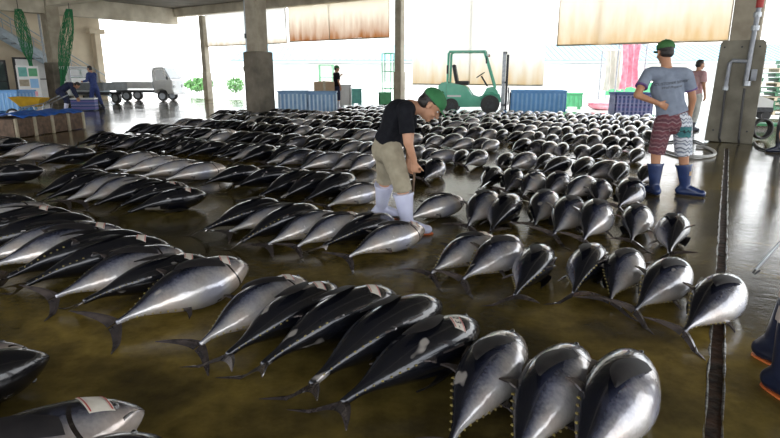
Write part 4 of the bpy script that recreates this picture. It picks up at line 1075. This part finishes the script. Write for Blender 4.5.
# sheets of pink netting and white cloth drying outside
def drape(label, x0, x1, ytop, ybot, d, mat, grp, amp=.12):
    a, b2 = P3(x0, ytop, d), P3(x1, ytop, d); zb = P3(x0, ybot, d).z
    r = thing('drying_net' if 'net' in label else 'hanging_sheet', label, 'net' if 'net' in label else 'sheet', ((a.x + b2.x) / 2, d, 0), 0, grp)
    w_ = b2.x - a.x; b = MB(); V = []; nx = 26; nz = 10
    for i in range(nx + 1):
        u = i / nx
        V.append([b.bm.verts.new((w_ * (u - .5) * (1 - .25 * math.sin(j / nz * 3)), amp * math.sin(u * 19 + j * .2), zb + (a.z - zb) * j / nz - (.05 * math.sin(u * 8) if j == 0 else 0))) for j in range(nz + 1)])
    for i in range(nx):
        for j in range(nz): b.bm.faces.new((V[i][j], V[i + 1][j], V[i + 1][j + 1], V[i][j + 1]))
    bmesh.ops.solidify(b.bm, geom=b.bm.faces[:], thickness=.02); b.build('cloth', mat, r)
    b = MB(); b.tube([(-w_ / 2 - .2, 0, a.z), (w_ / 2 + .2, 0, a.z)], .03, 8); b.build('rail', 'steel', r)
    for q in (-1, 1):
        b = MB(); b.tube([(q * (w_ / 2 + .15), 0, a.z), (q * (w_ / 2 + .15), 0, -.03)], .035, 8); b.build('post', 'steel', r)
M['pinklace'] = pm('pink_net_cloth', (.95, .35, .45), (.9, .6, .66), 6, .7)
drape('pink net hanging left of the man in the grey T-shirt', 623, 644, 44, 88, 25, 'pinklace', 'pink nets')
drape('white sheet hanging beside the pink net', 606, 625, 50, 90, 26, 'offwhite', None)
def heap(name, label, cat, x, y, d, wd, ht, mat, strands=26, grp=None):
    c = P3(x, y, d); r = thing(name, label, cat, (c.x, d, -.03), 0, grp); b = MB(); rnd = random.Random(int(x))
    b.ell((0, 0, ht * .4), (wd / 2 * .9, wd / 2 * .6, ht * .45))
    b.build('heap', mat, r); b = MB()
    for k in range(strands):
        pts = []; a0 = rnd.random() * 6.3
        for i in range(8):
            u = i / 7; a = a0 + u * 2; rr = wd / 2 * (.25 + .75 * math.sin(math.pi * u)) ; pts.append((rr * math.cos(a), rr * .65 * math.sin(a), .04 + ht * (math.sin(math.pi * (u * .8 + .1)) * (1 - .5 * math.sin(math.pi * u)))))
        b.tube(pts, .03, 5)
    b.build('loose_folds', mat, r)
heap('net_heap', 'pink net heaped on the ground right of the green fork bin', 'net', 604, 110, 23.5, 1.5, .5, 'pinklace', grp='pink nets')

# ================================================================== FORKLIFT
def forklift(pos, rz):
    r = thing('forklift', 'green forklift facing right behind the field of tuna', 'forklift', pos, rz)
    def wheel(x, y, rad, wd):
        b = MB(); b.cyl((x, y - wd / 2, rad), (x, y + wd / 2, rad), rad, 28)
        o = b.build('wheel', 'rubber', r); b = MB(); b.cyl((x, y - wd / 2 - .015, rad), (x, y + wd / 2 + .015, rad), rad * .5, 20); b.build('hub', 'darksteel', o)
    for y in (-.5, .5): wheel(.55, y, .33, .24); wheel(-.85, y, .27, .2)
    pr = [(-1.22, .32), (-1.24, .95), (-1.12, 1.12), (-.55, 1.02), (-.30, .95), (-.12, .62), (.1, .55), (.28, .62), (.42, .92), (.66, .95), (.80, .78), (.82, .42), (.82, .25), (-.5, .22), (-.6, .3)]
    b = MB(); b.prism(pr, .84, lambda a, c, t: Vector((a, t, c))); es = [e for e in b.bm.edges if abs(e.verts[0].co.y - e.verts[1].co.y) < .01]
    bmesh.ops.bevel(b.bm, geom=es, offset=.03, segments=2, affect='EDGES'); b.build('chassis', 'teal', r, smooth=False)
    b = MB(); b.prism([(-1.30, .34), (-1.33, .98), (-1.2, 1.1), (-1.05, 1.08), (-1.0, .5), (-1.08, .34)], .98, lambda a, c, t: Vector((a, t, c))); b.build('counterweight', 'teal', r, smooth=False)
    for y in (-.47, .47):
        b = MB(); b.tube([(.90 + 0 * y, y, .42), (.83, y, .66), (.62, y, .73), (.35, y, .68), (.2, y, .5)], .035, 8); b.build('mudguard', 'teal', r)
        b = MB(); b.tube([(-1.0, y, 1.05), (-.98, y, 2.1), (-.9, y, 2.17)], .045, 8); b.build('rear_pillar', 'teal', r)
        b = MB(); b.tube([(.70, y, .9), (.50, y, 1.5), (.28, y, 2.14)], .04, 8); b.build('front_pillar', 'teal', r)
    b = MB()
    for y in (-.47, .47): b.box((-.32, y, 2.17), (1.28, .07, .07), bev=.01)
    for x in [-.95 + .21 * k for k in range(7)]: b.box((x, 0, 2.17), (.05, .94, .05))
    b.build('overhead_guard', 'teal', r, smooth=False)
    b = MB(); b.box((-.5, 0, 1.08), (.5, .5, .14), bev=.04); s_ = b.build('seat', 'rubber', r, smooth=False)
    b = MB(); b.box((-.76, 0, 1.42), (.12, .46, .62), Euler((0, R(-12), 0)), bev=.04); b.build('backrest', 'rubber', s_, smooth=False)
    b = MB(); b.tube([(.42, 0, .95), (.18, 0, 1.32)], .03, 8); st = b.build('steering_column', 'darksteel', r)
    b = MB(); c0 = Vector((.15, 0, 1.36)); ax = Vector((-.55, 0, .83)); u = Vector((0, 1, 0)); v = ax.cross(u)
    b.tube([c0 + (u * math.cos(a) + v * math.sin(a)) * .17 for a in [2 * math.pi * k / 18 for k in range(19)]], .016, 6); b.build('steering_wheel', 'rubber', st)
    for y in (-.26, .26):
        b = MB(); b.box((.98, y, 1.12), (.12, .08, 2.08), bev=.01); b.build('mast_rail', 'steel', r, smooth=False)
        b = MB(); b.box((1.1, y * .8, 1.08), (.08, .06, 1.96), bev=.01); b.build('inner_rail', 'darksteel', r, smooth=False)
    b = MB(); b.cyl((1.0, 0, .2), (1.0, 0, 1.7), .05); b.build('lift_cylinder', 'steel', r)
    b = MB()
    for z in (.3, 1.1, 2.12): b.box((1.0, 0, z), (.12, .6, .07))
    b.build('mast_crossbar', 'darksteel', r, smooth=False)
    b = MB(); b.box((1.18, 0, .38), (.05, 1.0, .1)); b.box((1.18, 0, .8), (.05, 1.0, .1))
    for y in (-.45, -.2, .2, .45): b.box((1.18, y, .62), (.04, .04, .62))
    b.build('fork_carriage', 'darksteel', r, smooth=False)
    for y in (-.32, .32):
        b = MB(); b.box((1.24, y, .4), (.045, .1, .7)); b.box((1.62, y, .06), (.8, .1, .03)); b.build('fork', 'darksteel', r, smooth=False)
    for y in (-.55, .55):
        b = MB(); b.tube([(.32, y * .85, 2.05), (.36, y, 1.95)], .012, 6); b.box((.37, y, 1.85), (.05, .14, .2), bev=.015); b.build('mirror', 'darksteel', r, smooth=False)
        b = MB(); b.box((.40, y * .7, 2.05), (.09, .09, .09), bev=.02); b.build('headlight', 'redink' if y > 0 else 'white', r, smooth=False)
        b = MB(); b.box((-1.0, y * .95, 1.55), (.06, .08, .3), bev=.015); b.build('tail_light', 'darksteel', r, smooth=False)
    b = MB(); b.box((-.75, -.43, .62), (.5, .012, .07)); b.build('side_stripe', 'white', r, smooth=False)
    return r
p = at(475, 21.2); forklift(p, R(-12))

# ================================================================== TRUCKS
def truck(label, pos, rz, bed='white', tail='truckgrey'):
    r = thing('pickup_truck', label, 'truck', pos, rz, 'small white trucks outside')
    def wheel(x, y):
        b = MB(); b.cyl((x, y - .08, .27), (x, y + .08, .27), .27, 28); o = b.build('wheel', 'rubber', r)
        b = MB(); b.cyl((x, y - .09, .27), (x, y + .09, .27), .165, 20); b.build('hubcap', 'steel', o)
    for y in (-.6, .6): wheel(1.05, y); wheel(-.95, y)
    cab = [(.62, .42), (.62, 1.62), (.70, 1.76), (1.20, 1.78), (1.52, 1.18), (1.66, 1.05), (1.68, .42), (1.36, .38), (1.30, .6), (1.05, .68), (.8, .6), (.74, .38)]
    b = MB(); b.prism(cab, 1.40, lambda a, c, t: Vector((a, t, c))); es = [e for e in b.bm.edges if abs(e.verts[0].co.y - e.verts[1].co.y) < .01]
    bmesh.ops.bevel(b.bm, geom=es, offset=.03, segments=2, affect='EDGES'); b.build('cab', 'white', r, smooth=False)
    for y in (-1, 1):
        b = MB(); b.prism([(.78, 1.08), (.80, 1.62), (1.14, 1.64), (1.40, 1.12)], .02, lambda a, c, t: Vector((a, y * .702 + t, c))); b.build('side_window', 'glass', r, smooth=False)
        b = MB(); b.box((1.46, y * .82, 1.2), (.06, .12, .18), bev=.02); b.build('wing_mirror', 'darksteel', r, smooth=False)
        b = MB(); b.box((1.66, y * .5, .78), (.06, .26, .15), bev=.02); b.build('headlight', 'glass', r, smooth=False)
        b = MB(); b.box((-.55, y * .69, .86), (2.2, .04, .28), bev=.01); b.build('dropside', bed, r, smooth=False)
    b = MB(); b.box((.61, 0, 1.42), (.03, 1.1, .42)); b.build('rear_window', 'glass', r, smooth=False)
    b = MB(); b.prism([(1.24, 1.70), (1.54, 1.16)], .02, lambda a, c, t: Vector((a, t, c))) if False else b.rings([[Vector(q) for q in ((1.235, -.6, 1.72), (1.235, .6, 1.72), (1.26, .6, 1.73), (1.26, -.6, 1.73))], [Vector(q) for q in ((1.52, -.63, 1.19), (1.52, .63, 1.19), (1.545, .63, 1.20), (1.545, -.63, 1.20))]]); b.build('windscreen', 'glass', r, smooth=False)
    b = MB(); b.box((-.55, 0, .68), (2.24, 1.38, .07)); b.build('bed', bed, r, smooth=False)
    b = MB(); b.box((-1.66, 0, .86), (.04, 1.38, .3), bev=.01); b.build('tailgate', tail, r, smooth=False)
    b = MB()
    for y in (-.35, .35): b.box((-.2, y, .5), (2.9, .08, .12))
    b.build('frame', 'darksteel', r, smooth=False)
    b = MB(); b.box((1.70, 0, .42), (.08, 1.38, .16), bev=.03); b.build('bumper', 'white', r, smooth=False)
    b = MB()
    for q in (-1, 1): b.tube([(.56, q * .6, .7), (.56, q * .6, 1.7)], .025, 6)
    b.tube([(.56, -.6, 1.7), (.56, .6, 1.7)], .025, 6); b.tube([(.56, -.6, 1.3), (.56, .6, 1.3)], .02, 6); b.build('headboard', 'steel', r)
    return r
truck('white pickup truck with a dark grey tailgate behind the man in blue overalls', at(93, 28.2), R(156), bed='truckgrey')
truck('white flatbed truck facing right, right of the man in blue overalls', at(150, 31.6), R(-4), tail='white')

# ================================================================== YARD AND BACKGROUND
# staircase along the left wall
r = thing('staircase', 'pale blue steel staircase descending along the left wall', 'stairs', W(13.0, 32.3), math.pi / 2 - AL); struct(r)
x0, z0, x1, z1 = -2.6, 5.0, 5.4, .1
for y in (-.45, .45):
    d_ = Vector((x1 - x0, 0, z1 - z0)); a = math.atan2(-d_.z, d_.x)
    MB().box(((x0 + x1) / 2, y, (z0 + z1) / 2), (d_.length, .06, .30), Euler((0, a, 0))).build('stringer', 'stairm', r, smooth=False)
    b = MB(); b.tube([(x0, y, z0 + .95), (x1, y, z1 + .95)], .025, 8); b.tube([(x0, y, z0 + .5), (x1, y, z1 + .5)], .015, 8)
    b.build('handrail', 'stairm', r)
    for k in range(6):
        u = (k + .3) / 6; x = x0 + (x1 - x0) * u; z = z0 + (z1 - z0) * u
        MB().cyl((x, y, z), (x, y, z + .96), .02, 8).build('baluster', 'stairm', r)
for k in range(22):
    u = (k + .5) / 22; MB().box((x0 + (x1 - x0) * u, 0, z0 + (z1 - z0) * u), (.3, .86, .035)).build('tread', 'steel', r, smooth=False)
# notice board in the left opening
p = P3(29, 80, 27.2)
r = thing('notice_board', 'white notice board with coloured posters by the left column', 'notice board', (p.x, p.y, 0), .25)
MB().box((0, 0, 1.05), (.95, .05, 1.5), bev=.01).build('panel', 'white', r, smooth=False)
for x in (-.42, .42): MB().box((x, .03, .9), (.06, .06, 1.8)).build('leg', 'steel', r, smooth=False)
for i, (x, z, wd, ht, c) in enumerate(((-.2, 1.5, .36, .42, 'tealp'), (.22, 1.48, .36, .36, 'greenp'), (-.2, 1.0, .4, .3, 'paletimber'), (.22, .98, .34, .42, 'ribblue'), (0, .5, .6, .22, 'pinklace'))):
    MB().box((x, -.03, z), (wd, .012, ht)).build('poster', c, r, smooth=False)
# far warehouse with a pale blue ribbed roof
r = thing('warehouse', 'long pale warehouse with a light blue ribbed roof far across the yard', 'building', (29.5, 62, -.03), 0); struct(r)
MB().box((0, 4, 1.5), (90, 8, 3.0)).build('wall', 'farwall', r, smooth=False)
b = MB(); b.box((0, 1.5, 3.75), (92, 6.2, .12), Euler((R(17), 0, 0)))
for k in range(150): b.box((-45.7 + k * .613, 1.5, 3.83), (.16, 6.2, .08), Euler((R(17), 0, 0)))
b.build('roof', 'roofblue', r, smooth=False)
for k in range(9):
    b = MB(); b.box((-36 + k * 9, -.03, 1.3), (4.2, .08, 2.5)); d_ = b.build('shutter_door', 'white' if k % 2 else 'offwhite', r, smooth=False)
MB().box((0, -1.3, 2.78), (92, .2, .22)).build('gutter', 'white', r, smooth=False)
# green steel cage trolley and tall net frame outside
def frame_cart(name, label, x, d, wd, ht, mat, grp=None, shelf=True):
    p = at(x, d); r = thing(name, label, 'trolley', (p.x, p.y, -.03), .2, grp)
    for a in (-1, 1):
        for c in (-1, 1): b = MB(); b.tube([(a * wd / 2, c * .35, .12), (a * wd / 2, c * .35, ht)], .025, 8); b.build('upright', mat, r)
    for z in (ht, ht * .66, ht * .33):
        b = MB()
        for c in (-1, 1): b.tube([(-wd / 2, c * .35, z), (wd / 2, c * .35, z)], .018, 6)
        for a in (-1, 1): b.tube([(a * wd / 2, -.35, z), (a * wd / 2, .35, z)], .018, 6)
        b.build('rail', mat, r)
    MB().box((0, 0, .2), (wd, .7, .05)).build('deck', mat, r, smooth=False)
    for a in (-1, 1):
        for c in (-1, 1): b = MB(); b.cyl((a * wd * .42, c * .3 - .02, .05), (a * wd * .42, c * .3 + .02, .05), .085, 14); b.build('caster', 'rubber', r)
    return r
g = 'green cage trolleys in the yard'
frame_cart('cage_trolley', 'tall green cage trolley left of the post behind the bending man', 388, 27, .42, 2.35, 'greenp', g)
frame_cart('cage_trolley', 'green cage trolley above the striped bins', 327, 31, .7, 1.9, 'greenp', g)
p = at(385, 26.3); bin_('green_tub', 'green tub at the foot of the tall cage trolley', 'bin', (p.x, p.y, -.03), 0, .55, .5, .62, 'greenp', 4, 'green plastic tubs')
p = at(572, 24.2); bin_('green_tub', 'green tub just right of the long blue bin', 'bin', (p.x, p.y, -.03), -.3, .75, .6, .66, 'greenp', 4, 'green plastic tubs')
p = at(630, 27.5); r = thing('green_fence_panel', 'low green panel behind the purple-blue bin', 'fence', (p.x, p.y, -.03), -.1)
MB().box((0, 0, .75), (2.4, .05, .6)).build('panel', 'greenp', r, smooth=False)
for q in (-1.15, 0, 1.15): MB().box((q, .04, .55), (.06, .06, 1.1)).build('post', 'steel', r, smooth=False)
# planters
def bush(label, x, d, wd, ht, n=420):
    p = at(x, d); r = thing('shrub', label, 'shrub', (p.x, p.y, -.03), 0, 'shrubs across the yard'); rnd = random.Random(int(x)); b = MB()
    for k in range(n):
        v = Vector((rnd.gauss(0, 1), rnd.gauss(0, 1), rnd.gauss(0, 1))).normalized() * rnd.uniform(.5, 1); c = Vector((v.x * wd / 2, v.y * wd / 2, ht * .55 + v.z * ht * .42))
        e = Euler((rnd.random() * 6, rnd.random() * 6, rnd.random() * 6)).to_matrix(); L = wd * .09
        f = [c + e @ Vector(q) for q in ((-L, 0, 0), (0, -L * .4, .02), (L, 0, 0), (0, L * .4, .02))]
        b.bm.faces.new([b.bm.verts.new(q) for q in f])
    b.build('leaves', 'leaf', r, smooth=False)
    b = MB(); b.tube([(0, 0, 0), (.03, 0, ht * .6)], .04, 6); b.build('stem', 'wood', r)
bush('round green shrub between the slim post and the middle column', 236, 42, 1.3, 1.3)
bush('wide green shrub right of the white flatbed truck', 200, 45, 2.2, 1.2)
# stacks of green pallets and crates at the right, each piece a thing
def pallet(label, p, rz, z, mat, grp):
    r = thing('pallet', label, 'pallet', (p.x, p.y, z), rz, grp); b = MB()
    for k in range(5): b.box((0, -.48 + .24 * k, .13), (1.25, .15, .025))
    b.build('deck_boards', mat, r, smooth=False); b = MB()
    for x in (-.56, 0, .56): b.box((x, 0, .06), (.09, 1.1, .11))
    b.build('bearers', mat, r, smooth=False)
base = at(768, 21.0); base.z = -.03
names = 'lowest second third fourth fifth sixth seventh eighth ninth topmost'.split()
for k in range(10):
    pallet('%s pallet of the green and timber stack right of the guarded column' % names[k], base + Vector((random.uniform(-.05, .05), 0, 0)), -.3 + random.uniform(-.05, .05), -.03 + .165 * k, 'greencrate' if k % 3 else 'paletimber', 'pallets stacked right of the column')
base2 = at(792, 23.5)
for k in range(12):
    pallet('%s pallet of the taller stack at the right edge' % (names[:9] + ['tenth', 'eleventh', 'topmost'])[k], base2 + Vector((random.uniform(-.05, .05), 0, 0)), -.2 + random.uniform(-.05, .05), -.03 + .165 * k, 'paletimber' if k % 4 == 1 else 'greencrate', 'pallets stacked at the right edge')
p = at(748, 18.3); r = thing('hand_cart', 'low cart with a white sloping lid right of the guarded column', 'cart', (p.x, p.y, 0), -.3)
b = MB(); b.prism([(-.55, .38), (-.55, .55), (-.3, .92), (.55, .58), (.55, .38)], .6, lambda a, c, t: Vector((a, t, c))); b.build('lid', 'white', r, smooth=False)
MB().box((0, 0, .3), (1.15, .66, .16), bev=.02).build('deck', 'darksteel', r, smooth=False)
for a in (-.4, .4):
    for c in (-.3, .3): b = MB(); b.cyl((a, c - .03, .13), (a, c + .03, .13), .13, 16); b.build('wheel', 'rubber', r)
p = at(762, 14.6); r = thing('pallet_truck', 'green hand pallet truck standing right of the guarded column', 'pallet truck', (p.x, p.y, 0), -.6)
for y in (-.2, .2): MB().box((.2, y, .14), (1.1, .15, .06), bev=.01).build('fork', 'greenp', r, smooth=False)
MB().box((-.42, 0, .25), (.2, .5, .28), bev=.03).build('hydraulic_unit', 'greenp', r, smooth=False)
b = MB(); b.tube([(-.48, 0, .3), (-.66, 0, 1.0), (-.68, 0, 1.12)], .022, 8); h_ = b.build('tow_bar', 'greenp', r)
b = MB(); b.tube([(-.68, -.16, 1.1), (-.69, -.1, 1.2), (-.69, .1, 1.2), (-.68, .16, 1.1), (-.68, -.16, 1.1)], .016, 8); b.build('handle_loop', 'rubber', h_)
for y in (-.12, .12): b = MB(); b.cyl((-.5, y - .03, .1), (-.5, y + .03, .1), .1, 16); b.build('wheel', 'rubber', r)
for y in (-.2, .2): b = MB(); b.cyl((.65, y - .04, .055), (.65, y + .04, .055), .055, 12); b.build('roller', 'rubber', r)
# hoses on the floor around the right column
def hose(label, pts, rad, mat):
    P_ = [G(x, y) for x, y in pts]; out = []
    for i in range(len(P_) - 1):
        a, b_, c, d = P_[max(0, i - 1)], P_[i], P_[i + 1], P_[min(len(P_) - 1, i + 2)]
        for k in range(8):
            t = k / 8; out.append(.5 * ((2 * b_) + (c - a) * t + (2 * a - 5 * b_ + 4 * c - d) * t * t + (3 * b_ - a - 3 * c + d) * t ** 3) + Vector((0, 0, rad + .002)))
    out.append(P_[-1] + Vector((0, 0, rad + .002)))
    b = MB(); b.tube(out, rad, 8); o = b.build('hose', mat); return tag(o, label, 'hose', 'hoses by the right column')
hose('pale hose looping on the wet floor right of the zigzag shorts', [(663, 152), (680, 157), (700, 158.5), (713, 157), (714, 153), (706, 149), (696, 148)], .028, 'whitehose')
hose('black hose running left from the guarded column behind the shorts', [(706, 147), (695, 142), (682, 141), (668, 143), (640, 146)], .022, 'hose')
hose('black hose lying from the guarded column to the right edge', [(754, 143.5), (757, 148), (765, 151), (785, 153)], .022, 'hose')
b = MB(); c0 = at(760, 12.2)
for k in range(3):
    b.tube([(c0.x + (.2 - .01 * k) * math.cos(a), c0.y + .05 * k - .05, .24 + .2 * math.sin(a)) for a in [2 * math.pi * i / 20 for i in range(21)]], .024, 8)
o = b.build('hose_coil', 'hose'); tag(o, 'upright coil of black hose at the right foot of the guarded column', 'hose')
